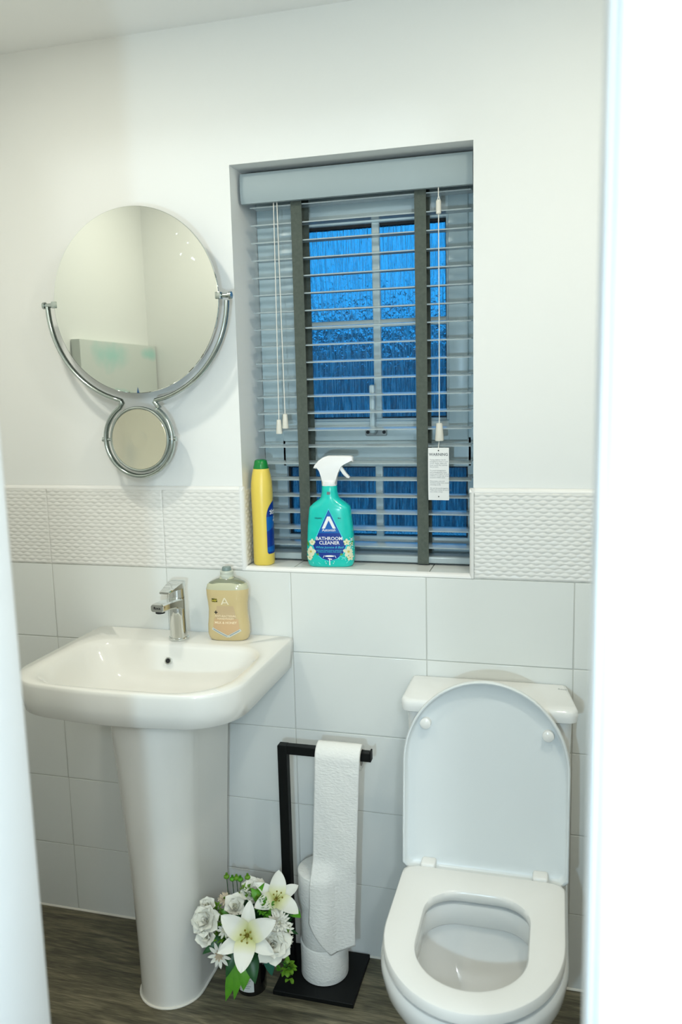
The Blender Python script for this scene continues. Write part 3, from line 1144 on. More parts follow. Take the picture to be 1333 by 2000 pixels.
obj('scent_name', map_me(text_at('White Jasmine & Basil', .0078, 0, .0500, shear=.35), fr(.0011)), M_CYAN, lab)
obj('small_print', map_me(text_at('REMOVES SOAP SCUM & LIMESCALE\nSPARKLING, STREAK-FREE SHINE', .0040, 0, .0405), fr(.0011)), M_CYAN, lab)
# little tap-and-shower emblem at the foot of the kite
for poly in (arc(0, .0285, .012, 0, 360, 20, .0022), line_poly((-.016, .024), (-.013, .030), .0012), line_poly((.016, .024), (.013, .030), .0012), line_poly((0, .006), (0, .022), .0024), line_poly((-.004, .0225), (.006, .0205), .0026)):
    obj('emblem', map_me(art_me('emblem', poly), fr(.0011)), M_INKWHITE, lab)
rg = random.Random(2)
for k in range(12):
    x0 = rg.uniform(-.044, .044)
    h0 = rg.uniform(.008, .024)
    obj('splash_line', map_me(art_me('splash_line', line_poly((x0, h0), (x0 + rg.uniform(-.014, .014), h0 + rg.uniform(.003, .009)), .0011)), fr(.0004)), mat('pale_teal_print', lin(120, 230, 222), .4), lab)
for k, (x, h) in enumerate(((-.009, .010), (-.011, .014), (.009, .010), (.011, .014))):
    obj('emblem', map_me(text_at('+', .006, x, h), fr(.0006)), M_INKWHITE, lab)
for sgn in (-1, 1):
    for cx_, ch_, r_ in ((.0465, .039, .0135), (.0425, .0625, .0085), (.0500, .024, .008)):
        for k in range(5):
            a = R(72 * k + 20)
            pts = [(sgn * (cx_ + .5 * r_ * math.cos(a)) + .52 * r_ * math.cos(t) * math.cos(a) - .34 * r_ * math.sin(t) * math.sin(a),
                    ch_ + .5 * r_ * math.sin(a) + .52 * r_ * math.cos(t) * math.sin(a) + .34 * r_ * math.sin(t) * math.cos(a)) for t in [2 * PI * q / 14 for q in range(14)]]
            obj('printed_petal', map_me(art_me('printed_petal', pts), fr(.0007 + .00003 * k)), mat('printed_cream', (.72, .74, .52), .5), lab)
        obj('printed_centre', map_me(art_me('printed_centre', arc(sgn * cx_, ch_, r_ * .22, 0, 350, 10)), fr(.0010)), mat('printed_ochre', (.55, .50, .12), .5), lab)
    for (x0, h0), (x1, h1), w in (((.034, .036), (.024, .029), .006), ((.052, .050), (.056, .066), .006), ((.036, .056), (.038, .072), .004), ((.050, .018), (.040, .028), .005)):
        d = Vector((x1 - x0, h1 - h0)); nn = Vector((-d.y, d.x)).normalized() * w / 2
        pts = [(sgn * x0, h0), (sgn * (x0 + d.x * .45 + nn.x), h0 + d.y * .45 + nn.y), (sgn * x1, h1), (sgn * (x0 + d.x * .45 - nn.x), h0 + d.y * .45 - nn.y)]
        obj('printed_leaf', map_me(art_me('printed_leaf', pts), fr(.0006)), M_LEAF, lab)
for x, s in ((-.026, 'VEGAN'), (.026, 'Bio')):
    obj('printed_badge', map_me(text_at(s, .0055, x, .1215, bold=.0001), fr(.0005)), mat('dark_teal_print', lin(0, 96, 100), .5), lab)
obj('printed_badge', map_me(art_me('printed_badge', [(-.004, .178), (.004, .178), (.004, .185), (-.004, .185)]), front(sp_prof, 2.2, .0004)), M_INKGREY, lab)
# small white text running up the right flank
me = text_me('750 ml', .010, extrude=.00005, bold=.0001)
me.transform(Matrix.Translation((.0535, .060, 0)) @ Matrix.Rotation(PI / 2, 4, 'Z'))
obj('side_print', map_me(me, fr(.0006)), M_INKWHITE, lab)
# trigger head
hd_poly = [(-.0375, .2415), (-.0345, .2485), (-.024, .2600), (-.013, .2675), (-.001, .2712), (.054, .2705), (.0595, .2675), (.0600, .2560), (.0350, .2525), (.0265, .2455), (.0195, .2300), (.0175, .2010), (-.0175, .2010), (-.0185, .2330), (-.0215, .2400), (-.0300, .2400)]
obj('trigger_head', prism_me('trigger_head', hd_poly, -.0125, .0125, .0035, 3), M_WHITEPL, spr)
tr = [(.0235, .2470), (.0300, .2475), (.0345, .2400), (.0420, .2290), (.0510, .2190), (.0490, .2160), (.0440, .2170), (.0350, .2245), (.0285, .2350)]
obj('trigger_lever', prism_me('trigger_lever', tr, -.0065, .0065, .0012, 2), M_WHITEPL, spr)
obj('collar', loft_me('collar', [superring(.0180, .0180, .1985, 2.4), superring(.0185, .0185, .2000, 2.4), superring(.0180, .0180, .2090, 2.4), superring(.0175, .0160, .2110, 2.6)]), M_WHITEPL, spr)

# ---- yellow cream cleaner
ylw = root('cream_cleaner_bottle', 'yellow cleaner bottle with a green cap in the left corner of the sill', 'bottle', (.5875, .0430, 1.0172), R(14))
yp = [(0, .0235, .0290), (.0015, .0255, .0310), (.006, .0265, .0325), (.03, .0263, .0323), (.09, .0257, .0315), (.15, .0265, .0318), (.185, .0267, .0312), (.205, .0257, .0300), (.222, .0235, .0270), (.236, .0205, .0240), (.240, .0190, .0225)]
obj('bottle_body', loft_me('bottle_body', [superring(a, b, h, 2.3) for h, a, b in yp]), M_YELLOW, ylw)
obj('flip_cap', loft_me('flip_cap', [superring(a, b, h, 2.1) for h, a, b in ((.2395, .0186, .0215), (.241, .0192, .0222), (.250, .0172, .0200), (.257, .0160, .0188), (.261, .0140, .0160), (.2625, .0100, .0120))]), M_GREENCAP, ylw)


def on_side(eps):
    def f(c):        # c.x = arc angle in rad from +x toward -y, c.y = height
        a, b = prof_at(yp, c.y)
        t = -c.x
        cs, sn = math.cos(t), math.sin(t)
        p = Vector((a * math.copysign(abs(cs) ** (2 / 2.3), cs), b * math.copysign(abs(sn) ** (2 / 2.3), sn), c.y))
        nn = Vector((cs / a, sn / b, 0)).normalized()
        return p + nn * (eps + c.z)
    return f


A0 = 1.15
arch = [(-A0, .034), (-A0 * .9, .029), (A0 * .9, .029), (A0, .034), (A0, .120)] + [(A0 * math.cos(R(a)), .120 + .040 * math.sin(R(a))) for a in range(6, 178, 8)] + [(-A0, .120)]
yl = obj('side_label', map_me(art_me('side_label', arch, .05), on_side(.0004)), M_NAVY, ylw)
yl.data.update()


def side_art(name, poly, e, m):
    obj(name, map_me(art_me(name, poly, .05), on_side(e)), m, yl)


side_art('label_wave', [(-A0, .122), (A0, .122), (A0, .085), (0, .098), (-A0, .080)], .0007, M_SKYB)
side_art('label_wave', [(-A0, .120), (-.4, .114), (-.7, .090), (-A0, .085)], .0009, M_CYAN)
side_art('label_wave', [(-A0, .052), (A0, .046), (A0, .034), (-A0 * .95, .034)], .0007, M_SKYB)
side_art('label_scene', [(-.95, .104), (-.1, .104), (-.1, .084), (-.95, .084)], .0010, mat('label_photo_dark', (.03, .03, .04), .4))
side_art('label_scene', [(-1.2, .088), (-.3, .088), (-.4, .076), (-1.1, .072)], .0011, mat('label_photo_grey', (.40, .38, .32), .4))
side_art('label_bubble', [(-.92 + .26 * math.cos(t), .066 + .0085 * math.sin(t)) for t in [2 * PI * q / 18 for q in range(18)]], .0012, M_CYAN)
side_art('label_bubble', [(-.92 + .17 * math.cos(t), .066 + .0055 * math.sin(t)) for t in [2 * PI * q / 18 for q in range(18)]], .0015, M_SKYB)
for x, h in ((-.7, .058), (-.55, .050), (-.95, .044)):
    side_art('label_streak', line_poly((x, h), (x + .25, h + .006), .0012), .0012, M_INKWHITE)
me = text_me('Duzzit', .019, extrude=.00005, shear=.25, bold=.0004)
for v in me.vertices:
    v.co.x = v.co.x * 34 + -.10
    v.co.y = v.co.y + .1335
obj('maker_name', map_me(me, on_side(.0012)), M_INKWHITE, yl)
me = text_me('CREAM\nCLEANER', .0075, extrude=.00005, bold=.0001)
for v in me.vertices:
    v.co.x = v.co.x * 34 - .2
    v.co.y = v.co.y + .1150
obj('product_name', map_me(me, on_side(.0014)), M_INKWHITE, yl)

# ---- hand soap
soap = root('hand_soap_bottle', 'clear bottle of honey-coloured hand soap on the right of the washbasin', 'soap bottle', (.5205, -.0430, BZ - .0003), R(6))
spf = [(0, .0420, .0180), (.0015, .0460, .0205), (.006, .0495, .0230), (.018, .0525, .0250), (.040, .0520, .0250), (.060, .0500, .0240), (.080, .0488, .0232), (.100, .0500, .0238), (.120, .0525, .0248), (.136, .0530, .0248), (.147, .0500, .0235), (.154, .0420, .0215), (.160, .0280, .0185), (.163, .0180, .0160), (.168, .0165, .0155)]
soap.scale.z = .945
M_SOAP = mat('honey_soap', lin(214, 194, 146), .18, spec=.5, coat=.4, sss=.2, var=(8, lin(202, 182, 132), .3))
M_CLEAR = mat('clear_bottle_top', lin(196, 196, 166), .10, coat=.4)
bm = bmesh.new()
add_loft(bm, [superring(a, b, h, 2.6) for h, a, b in spf if h <= .137], True, False)
add_loft(bm, [superring(a, b, h, 2.6) for h, a, b in spf if .136 <= h], False, True)
bmesh.ops.remove_doubles(bm, verts=bm.verts, dist=1e-5)
me = finish(bm, 'bottle_body', 60)
me.materials.append(M_SOAP)
me.materials.append(M_CLEAR)
for p in me.polygons:
    if p.center.z > .1365:
        p.material_index = 1
obj('bottle_body', me, None, soap)
obj('shoulder_edge', loft_me('shoulder_edge', [superring(.0460, .0222, .1510, 2.6), superring(.0430, .0216, .1536, 2.6), superring(.0290, .0190, .1602, 2.6), superring(.0185, .0165, .1636, 2.6)], False, False), mat('grey_green_plastic', lin(128, 134, 112), .15, coat=.4), soap)  # darker grey-green band over the bottle shoulder
obj('cap', lathe_me('cap', [(.0165, .1635), (.0172, .165), (.0170, .172), (.0162, .173), (.0166, .174), (.0164, .1815), (.0150, .183)], 32), M_CAPGREY, soap)
obj('nozzle', lathe_me('nozzle', [(.0112, .182), (.0112, .190), (.0100, .1925), (.006, .193)], 24), M_NOZZLE, soap)
fs = lambda e: front(spf, 2.6, e)
M_PEACH = mat('peach_print', lin(206, 172, 130), .4)
M_TAUPE = mat('taupe_print', lin(196, 172, 134), .4)
sl = obj('soap_label', map_me(art_me('soap_label', [(-.030, .060), (.030, .060), (.034, .028), (0, .014), (-.034, .030)]), fs(.0004)), M_PEACH, soap)
obj('label_cloud', map_me(art_me('label_cloud', [(-.022, .094), (.020, .094), (.026, .060), (-.028, .060)]), fs(.0003)), M_TAUPE, sl)
for poly in (line_poly((-.036, .034), (.004, .013), .0065), line_poly((.004, .013), (.036, .031), .0065)):
    obj('label_ribbon', map_me(art_me('label_ribbon', poly), fs(.0008)), mat('pale_ribbon', lin(206, 210, 200), .4), sl)
for p, q in (((-.033, .0325), (.002, .0140)), ((.008, .0160), (.033, .0300))):
    obj('ribbon_print', map_me(art_me('ribbon_print', line_poly(p, q, .0016)), fs(.0011)), mat('grey_blue_print', lin(128, 140, 146), .5), sl)
for poly in ([(-.004, .1160), (-.001, .1160), (-.0085, .0980), (-.0120, .0980)], [(-.0035, .1160), (-.0005, .1160), (.0085, .0980), (.0050, .0980)], [(-.0090, .1045), (.0050, .1045), (.0050, .1020), (-.0090, .1020)]):
    obj('logo_stroke', map_me(art_me('logo_stroke', [(x + .001, h) for x, h in poly]), fs(.0006)), mat('cream_print', lin(236, 226, 196), .4), sl)
obj('offer_tag', map_me(art_me('offer_tag', [(-.0345, .1135), (-.0205, .1135), (-.0205, .1040), (-.0345, .1040)]), fs(.0004)), mat('yellow_tag', lin(214, 196, 74), .5), sl)
obj('offer_text', map_me(text_at('MEGA\nVALUE', .0054, -.0275, .1088, bold=.0002), fs(.0007)), M_INKBLACK, sl)
for poly in (line_poly((-.0250, .0725), (-.0250, .0815), .0024), line_poly((-.0295, .0770), (-.0205, .0770), .0024)):
    obj('plus_mark', map_me(art_me('plus_mark', poly), fs(.0007)), M_INKBLACK, sl)
M_CREAMINK = mat('cream_lettering', lin(244, 226, 190), .4)
obj('product_name', map_me(text_at('ANTI-BACTERIAL\nHANDWASH', .0070, -.001, .0640, bold=.0001), fs(.0008)), M_CREAMINK, sl)
obj('scent_name', map_me(text_at('MILK & HONEY', .0082, -.001, .0500, bold=.0002), fs(.0008)), M_CREAMINK, sl)

# ================================================================== TOILET
TCX = 1.1590
wc = root('toilet', 'white close-coupled toilet with raised lid beside the right edge', 'toilet', (TCX, -.30, 0))
NT = 120
cT = (TCX, -.42)
outl = lambda hw, yb, yf, ys, rb=.03, tp=0.: by_angle(dshape(TCX, hw, yb, yf, ys, rb, tp), cT, NT)
z3 = lambda o2, z: [Vector((x, y, z)) for x, y in o2]
rings = [z3(outl(.118, -.012, -.470, -.33, .02), .0005), z3(outl(.120, -.012, -.475, -.33, .02), .02), z3(outl(.118, -.012, -.480, -.33, .02), .12),
         z3(outl(.130, -.012, -.530, -.37, .02), .22), z3(outl(.155, -.012, -.595, -.41, .02), .30), z3(outl(.171, -.012, -.632, -.43, .025), .352),
         z3(outl(.1745, -.012, -.638, -.43, .03), .376), z3(outl(.1735, -.012, -.637, -.43, .03), .3880), z3(outl(.170, -.014, -.633, -.43, .03), .3945)]
hole = lambda d, s=0.: by_angle(arc(TCX + .1030 - .07 - d, -.310 - .07 - d * .5, .07, 0, 90, 8) + arc(TCX - .1030 + .07 + d, -.310 - .07 - d * .5, .07, 90, 180, 8)
                              + [(TCX + (.1030 - d) * math.cos(R(a)), -.475 + (.108 - d) * math.sin(R(a))) for a in range(180, 361, 8)], cT, NT)
rings += [z3(hole(-.012), .3945), z3(hole(-.006), .3930), z3(hole(-.003), .385), z3(hole(-.003), .352), z3(hole(-.006), .3475), z3(hole(-.014), .345)]
deep = by_angle([(x, y) for x, y in arc(TCX, -.455, .045, 0, 350, 40, .060)], cT, NT)
h0 = hole(-.014)
for t, z in ((.03, .325), (.10, .300), (.24, .272), (.45, .246), (.70, .224), (.9, .205), (1., .190)):
    rings.append(z3(lerp2(h0, deep, t), z))
rings.append(z3(lerp2(deep, [(TCX, -.45)] * NT, .3), .160))
rings.append(z3(lerp2(deep, [(TCX, -.45)] * NT, .9), .150))
bm = bmesh.new()
add_loft(bm, rings)
wpart('pan', finish(bm, 'pan', 50), M_CERAM2, wc)
wat = lerp2(h0, deep, .72)
wpart('water', loft_me('water', [z3(lerp2(h0, deep, .80), .214), z3(wat, .2225)]), mat('toilet_water', (.9, .96, .95), .02, trans=1., ior=1.33), wc)
# cistern
bm = bmesh.new()
rings = []
for z, hw, yb, yf in ((.392, .150, -.004, -.130), (.40, .160, -.004, -.136), (.45, .166, -.004, -.140), (.60, .1735, -.004, -.144), (.738, .1775, -.004, -.147)):
    p = arc(TCX + hw - .02, yb - .006, .006, 0, 90, 3) + arc(TCX - hw + .006, yb - .006, .006, 90, 180, 3) + arc(TCX - hw + .022, yf + .022, .022, 180, 270, 6) + arc(TCX + hw - .022, yf + .022, .022, 270, 360, 6)
    p[0:4] = arc(TCX + hw - .006, yb - .006, .006, 0, 90, 3)
    rings.append([Vector((x, y, z)) for x, y in p])
add_loft(bm, rings)
cis = wpart('cistern', finish(bm, 'cistern', 40), M_CERAM2, wc)
bm = bmesh.new()
add_loft(bm, [z3(arc(TCX + hw - r_, -.0035 - .004, .004, 0, 90, 3) + arc(TCX - hw + .004, -.0035 - .004, .004, 90, 180, 3) + arc(TCX - hw + r_, yf + r_, r_, 180, 270, 7) + arc(TCX + hw - r_, yf + r_, r_, 270, 360, 7), z)
              for z, hw, yf, r_ in ((.7365, .186, -.1530, .020), (.7385, .189, -.1560, .022), (.750, .1905, -.1575, .024), (.759, .1895, -.1565, .024), (.7640, .1865, -.1535, .024), (.7660, .182, -.1490, .024))])
cl = wpart('cistern_lid', finish(bm, 'cistern_lid', 45), M_CERAM2, cis)
lay_text('Roca', .0100, 1.3170, -.030, .7662, 0, M_INKLIGHT, cl)
fb = wpart('flush_button', lathe_me('flush_button', [(.026, .7655), (.026, .7680), (.024, .7695), (.006, .7697)], 32, TCX, -.078), M_CHROME, cl)
# seat ring
so = lambda d: outl(.1695 - d, -.236 - d, -.6395 + d, -.430, .022, 0.)
bm = bmesh.new()
ring_list = [z3(so(.004), .4020), z3(so(.0), .4050), z3(so(.0), .4180), z3(so(.0025), .4232), z3(so(.008), .4250), z3(hole(-.008), .4250), z3(hole(-.001), .4225), z3(hole(.002), .4160), z3(hole(.001), .4070), z3(hole(-.003), .4020)]
vs = add_loft(bm, ring_list, False, False)
for i in range(NT):
    j = (i + 1) % NT
    bm.faces.new((vs[-1][i], vs[-1][j], vs[0][j], vs[0][i]))
seat = wpart('seat', finish(bm, 'seat', 45), M_SEAT, wc)
# raised lid leaning back on the cistern
LB, LT = Vector((0, -.2165, .4060)), Vector((0, -.1735, .8270))
lean = math.atan2(LT.y - LB.y, LT.z - LB.z)
LH = (LT - LB).length


def lid_out(d):
    hw = .1760 - d
    p = [(hw - .012, d), (hw, d + .012)] + [(hw * math.cos(R(a)), (LH - .185) + (.185 - d) * math.sin(R(a))) for a in range(0, 181, 5)] + [(-hw, d + .012), (-hw + .012, d)]
    return p


def lid_ring(d, y):
    out = []
    for u, v in lid_out(d):
        out.append(Vector((TCX + u, LB.y + v * math.sin(lean) + y * math.cos(lean), LB.z + v * math.cos(lean) - y * math.sin(lean))))
    return out


bm = bmesh.new()
add_loft(bm, [lid_ring(.030, .0150), lid_ring(.012, .0135), lid_ring(.003, .0070), lid_ring(.0, .0), lid_ring(.0005, -.0100), lid_ring(.0025, -.0118), lid_ring(.0050, -.0108), lid_ring(.0072, .0030), lid_ring(.0120, .0065), lid_ring(.030, .0080)])
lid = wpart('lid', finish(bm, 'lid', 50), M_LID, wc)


def lid_pt(u, v, y):
    return Vector((TCX + u, LB.y + v * math.sin(lean) + y * math.cos(lean), LB.z + v * math.cos(lean) - y * math.sin(lean)))


for u, v in ((-.1280, .322), (.1300, .316)):
    wpart('lid_buffer', tube_me('lid_buffer', [lid_pt(u, v, .008), lid_pt(u, v, -.0060), lid_pt(u, v, -.0072)], [.0118, .0118, .0100], 20), M_SEAT, lid)
for s in (-1, 1):
    x = TCX + s * .118
    bm = bmesh.new()
    add_box(bm, x - .016, x + .016, -.238, -.208, .396, .4300, .005, 3)
    wpart('hinge', finish(bm, 'hinge'), M_SEAT, wc)

# ================================================================== TOILET ROLL STAND AND ROLLS
hol = root('toilet_roll_stand', 'matt black free-standing toilet roll stand beside the toilet', 'roll stand', (.752, -.094, 0), R(0))
wpart('base_plate', box_me('base_plate', .6515, .8525, -.1830, -.0060, .0, .0120, .0012, 1), M_BLACK, hol)
wpart('post', box_me('post', .6560, .6790, -.1015, -.0785, .0120, .6020, .0012, 1), M_BLACK, hol)
wpart('arm', box_me('arm', .6785, .8860, -.1000, -.0800, .5805, .6020, .0012, 1), M_BLACK, hol)
wpart('arm_stop', box_me('arm_stop', .8835, .8870, -.1000, -.0800, .5805, .6065, .0008, 1), M_BLACK, hol)

RG = 'toilet rolls'
SRX, SRY = .7560, -.0870


def roll_me(ro, h, ri=.021, seed=0):
    bm = bmesh.new()
    n = 48
    ring = lambda r, z, w=0.: [Vector(((r + w * math.sin(5 * 2 * PI * i / n + seed)) * math.cos(2 * PI * i / n), (r + w * math.sin(5 * 2 * PI * i / n + seed)) * math.sin(2 * PI * i / n), z)) for i in range(n)]
    rs = [ring(ri, .001), ring(ro - .003, 0), ring(ro - .0008, .001), ring(ro, .003), ring(ro, h * .33, .0006), ring(ro, h * .66, .0005), ring(ro, h - .003), ring(ro - .0008, h - .001), ring(ro - .003, h), ring(ri, h - .001)]
    vs = add_loft(bm, rs, False, False)
    for i in range(n):
        j = (i + 1) % n
        bm.faces.new((vs[-1][i], vs[-1][j], vs[0][j], vs[0][i]))
    return finish(bm, 'paper_roll', 45)


def core_me(ri, h):
    bm = bmesh.new()
    n = 32
    rs = [circle(0, 0, .0005, ri, n), circle(0, 0, h - .0005, ri, n), circle(0, 0, h - .0005, ri - .001, n), circle(0, 0, .0005, ri - .001, n)]
    vs = add_loft(bm, rs, False, False)
    for i in range(n):
        j = (i + 1) % n
        bm.faces.new((vs[-1][i], vs[-1][j], vs[0][j], vs[0][i]))
    return finish(bm, 'card_core')


zr = .0122
for k, (dx, dy, h, lb) in enumerate(((0, 0, .0905, 'white toilet roll at the bottom of the spare stack on the black base'),
                                     (.0030, .0010, .0930, 'white toilet roll in the middle of the spare stack'),
                                     (-.0010, .0, .0930, 'white toilet roll at the top of the spare stack'))):
    rt = root('toilet_roll', lb, 'toilet roll', (SRX + dx, SRY + dy, zr), 0, RG)
    obj('paper_roll', roll_me(.0590, h, seed=k), M_PAPER, rt)
    obj('card_core', core_me(.0215, h), M_CARD, rt)
    zr += h + .0003
# hanging roll: axis along x, resting on the arm
RR, RI, HXc0, HXc1 = .0310, .0195, .7560, .8640
HZ = .5868
hr = root('toilet_roll', 'part-used toilet roll on the arm with a long sheet hanging down', 'toilet roll', (HXc0, -.0900, HZ), 0, RG)
me = roll_me(RR, HXc1 - HXc0, RI, 2)
me.transform(Matrix.Rotation(PI / 2, 4, 'Y'))
obj('paper_roll', me, M_PAPER, hr)
me = core_me(RI, HXc1 - HXc0)
me.transform(Matrix.Rotation(PI / 2, 4, 'Y'))
obj('card_core', me, M_CARD, hr)
# hanging sheet
NU, NV = 30, 90
vsx, fcs = [], []
for j in range(NV + 1):
    s = j / NV
    for i in range(NU + 1):
        u = i / NU
        # lower hem: slants up at the left
        zend = .180 + (.095 - .180) * min(1, u / .48) if u < .48 else .095 + (u - .48) / .52 * .018
        if s < .10:
            a = R(100 - s / .10 * 100)
            y = -.0900 - (RR + .0010) * math.cos(a)
            z = HZ + (RR + .0010) * math.sin(a)
            drop = 0.
        else:
            t = (s - .10) / .90
            z = HZ - (HZ - zend) * t
            y = -.0900 - RR - .0010
            drop = (HZ - z)
        xl = .7565 - .020 * min(1, max(0, drop) / .42)
        x = xl + u * (.1080 - .002 * drop)
        zz = z
        # lie over the spare stack
        k = min(1, max(0, (.335 - zz) / .06))
        k = k * k * (3 - 2 * k)
        dx = x - SRX
        ys = SRY - math.sqrt(max(.0608 ** 2 - dx * dx, 0)) if abs(dx) < .0608 else SRY
        target = min(ys - .0016, -.1300 + max(0, (x - .80)) * .35)
        if zz < .335:
            y = y + (target - y) * k
        wr = .0016 * noise.noise(Vector((x * 25, zz * 22, 3.3))) + .0006 * noise.noise(Vector((x * 90, zz * 70, 1.3)))
        if drop > .02:
            y -= abs(wr) * 1.0 + .0002
            if zz < .25:
                y -= .006 * max(0, math.sin((u * 1.2 + (.25 - zz) * 3.) * PI)) * min(1, (.25 - zz) / .08)
        vsx.append((x, y, z))
for j in range(NV):
    for i in range(NU):
        a = j * (NU + 1) + i
        fcs.append((a, a + 1, a + NU + 2, a + NU + 1))
me = bpy.data.meshes.new('hanging_sheet')
me.from_pydata(vsx, [], fcs)
bm = bmesh.new()
bm.from_mesh(me)
bmesh.ops.recalc_face_normals(bm, faces=bm.faces)
bmesh.ops.solidify(bm, geom=bm.faces[:], thickness=.0005)
bm.to_mesh(me)
bm.free()
for p in me.polygons:
    p.use_smooth = True
wpart('hanging_sheet', me, M_PAPER, hr)

# ================================================================== FLOWERS
VX, VY = .5925, -.1690
vase = root('flower_jar', 'small black glass jar with a white sticker on the floor', 'jar', (VX, VY, 0))
bm = bmesh.new()
add_lathe(bm, [(.032, .0003), (.0355, .002), (.0370, .006), (.0372, .075), (.0350, .086), (.0290, .093), (.0275, .096), (.0285, .105), (.0300, .108), (.0270, .108), (.0250, .100), (.0250, .060)], 40)
obj('jar_body', finish(bm, 'jar_body', 40), M_VASE, vase)
lab_m = art_me('sticker', [(-.020, .014), (.018, .014), (.018, .052), (-.020, .052)], .005)
jar = lambda e, a0: (lambda c: Vector(((.0372 + e) * math.sin(c.x / .0372 + a0), -(.0372 + e) * math.cos(c.x / .0372 + a0), c.y)))
JA = R(2)
st = obj('sticker', map_me(lab_m, jar(.0003, JA)), M_STICKER, vase)
for k in range(5):
    obj('sticker_print', map_me(art_me('sticker_print', [(-.012 + .002 * (k % 2), .044 - k * .005), (.011 - .003 * (k % 3), .044 - k * .005), (.011 - .003 * (k % 3), .0455 - k * .005), (-.012 + .002 * (k % 2), .0455 - k * .005)], .005), jar(.0006, JA)), M_INKLIGHT, st)

bq = root('flower_bouquet', 'bouquet of white lilies, peonies and greenery standing in the black jar', 'flowers', (VX, VY, .108))


def petal_geo(L, W, a0, a1, cup=.3, nu=8, nv=4, sharp=1., ruff=0., seed=0., base=.12):
    """petal along +x from the origin, elevation bending from a0 to a1 degrees; returns verts, faces"""
    vs, fs = [], []
    x = z = 0.
    pts = []
    for i in range(nu + 1):
        u = i / nu
        pts.append((x, z))
        a = R(a0 + (a1 - a0) * u)
        x += L / nu * math.cos(a)
        z += L / nu * math.sin(a)
    for i in range(nu + 1):
        u = i / nu
        w = W * (base * (1 - u) + math.sin(PI * min(1, u ** .75 * .98 + .02)) ** sharp)
        if sharp > 1.5:      # lance-shaped
            w = W * (.10 * (1 - u) + 2.45 * (u + .001) ** .55 * (1 - u + .0001) ** .8)
        if sharp < .7:
            w = W * (base * (1 - u) + (1 - abs(2 * u ** .8 - 1) ** 3) * (.55 + .45 * u))
        a = R(a0 + (a1 - a0) * u)
        for j in range(nv + 1):
            v = 2 * j / nv - 1
            h = cup * w * v * v
            rf = ruff * L * noise.noise(Vector((u * 3 + seed, v * 2.3, seed * 1.7))) * u
            vs.append((pts[i][0] - math.sin(a) * (h + rf), w * v, pts[i][1] + math.cos(a) * (h + rf)))
    for i in range(nu):
        for j in range(nv):
            k = i * (nv + 1) + j
            fs.append((k, k + 1, k + nv + 2, k + nv + 1))
    return vs, fs


def mesh_of(name, parts, m, smooth=True):
    V, F = [], []
    for vs, fs in parts:
        b = len(V)
        V += [tuple(v) for v in vs]
        F += [tuple(i + b for i in f) for f in fs]
    me = bpy.data.meshes.new(name)
    me.from_pydata(V, [], F)
    for p in me.polygons:
        p.use_smooth = True
    if m:
        me.materials.append(m)
    return me


def xf(geo, mtx):
    return [mtx @ Vector(v) for v in geo[0]], geo[1]


def facing(pos, d, roll=0.):
    """placement whose +z looks along d"""
    q = Vector(d).normalized().to_track_quat('Z', 'Y')
    return Matrix.Translation(Vector(pos) - bq.location) @ q.to_matrix().to_4x4() @ Matrix.Rotation(roll, 4, 'Z')


def place(o, mtx):
    o.matrix_local = mtx
    return o


TOCAM = lambda p: (CAM - Vector(p)).normalized()


def ball_geo(r, n=8, c=(0, 0, 0), sq=1.):
    vs, fs = [], []
    for i in range(n + 1):
        a = PI * i / n
        for j in range(n):
            b = 2 * PI * j / n
            vs.append((c[0] + r * math.sin(a) * math.cos(b), c[1] + r * math.sin(a) * math.sin(b), c[2] + r * sq * math.cos(a)))
    for i in range(n):
        for j in range(n):
            k = (j + 1) % n
            fs.append((i * n + j, i * n + k, (i + 1) * n + k, (i + 1) * n + j))
    return vs, fs


def lily_material():
    m = bpy.data.materials.new('lily_petal')
    m.use_nodes = True
    nt = m.node_tree
    b = nt.nodes['Principled BSDF']
    tc = nt.nodes.new('ShaderNodeTexCoord')
    sx = nt.nodes.new('ShaderNodeSeparateXYZ')
    rp = nt.nodes.new('ShaderNodeValToRGB')
    mr = nt.nodes.new('ShaderNodeMapRange')
    mr.inputs[2].default_value = .075
    e = rp.color_ramp.elements
    e[0].position, e[0].color = .02, (.48, .52, .12, 1)
    e[1].position, e[1].color = .48, (.84, .84, .76, 1)
    k = e.new(.22)
    k.color = (.76, .77, .45, 1)
    L = nt.links.new
    L(tc.outputs['Object'], sx.inputs[0]); L(sx.outputs[0], mr.inputs[0]); L(mr.outputs[0], rp.inputs[0]); L(rp.outputs[0], b.inputs['Base Color'])
    b.inputs['Roughness'].default_value = .6
    b.inputs['Subsurface Weight'].default_value = .12
    b.inputs['Subsurface Radius'].default_value = (.01, .01, .008)
    return m


M_LILY = lily_material()
lily_wide = mesh_of('petal', [petal_geo(.078, .0225, 40, -6, .30, 14, 6, 2., .05, 1.)], M_LILY)
lily_slim = mesh_of('petal', [petal_geo(.076, .0165, 34, -14, .30, 14, 6, 2., .06, 2.)], M_LILY)


def lily(pos, d, roll, scale=1.):
    c = mesh_of('stamens', [xf(petal_geo(.034, .0012, 80, 60, 0, 5, 2), Matrix.Rotation(k * PI / 3 + .3, 4, 'Z')) for k in range(6)]
                + [ball_geo(.0026, 6, (.0125 * math.cos(k * PI / 3 + .3), .0125 * math.sin(k * PI / 3 + .3), .031)) for k in range(6)] + [ball_geo(.005, 8, (0, 0, .004))], M_STAMEN)
    f = bpy.data.objects.new('lily', c)
    COL.objects.link(f)
    f.parent = bq
    f.matrix_local = facing(pos, d, roll) @ Matrix.Scale(scale, 4)
    f['label'] = 'white star-shaped lily bloom'
    for k in range(6):
        o = obj('petal', lily_wide if k % 2 == 0 else lily_slim, None, f)
        o.rotation_euler = (0, 0, k * PI / 3 + .1 * math.sin(k * 3))
        o.location = (0, 0, .0004 if k % 2 == 0 else -.0008)


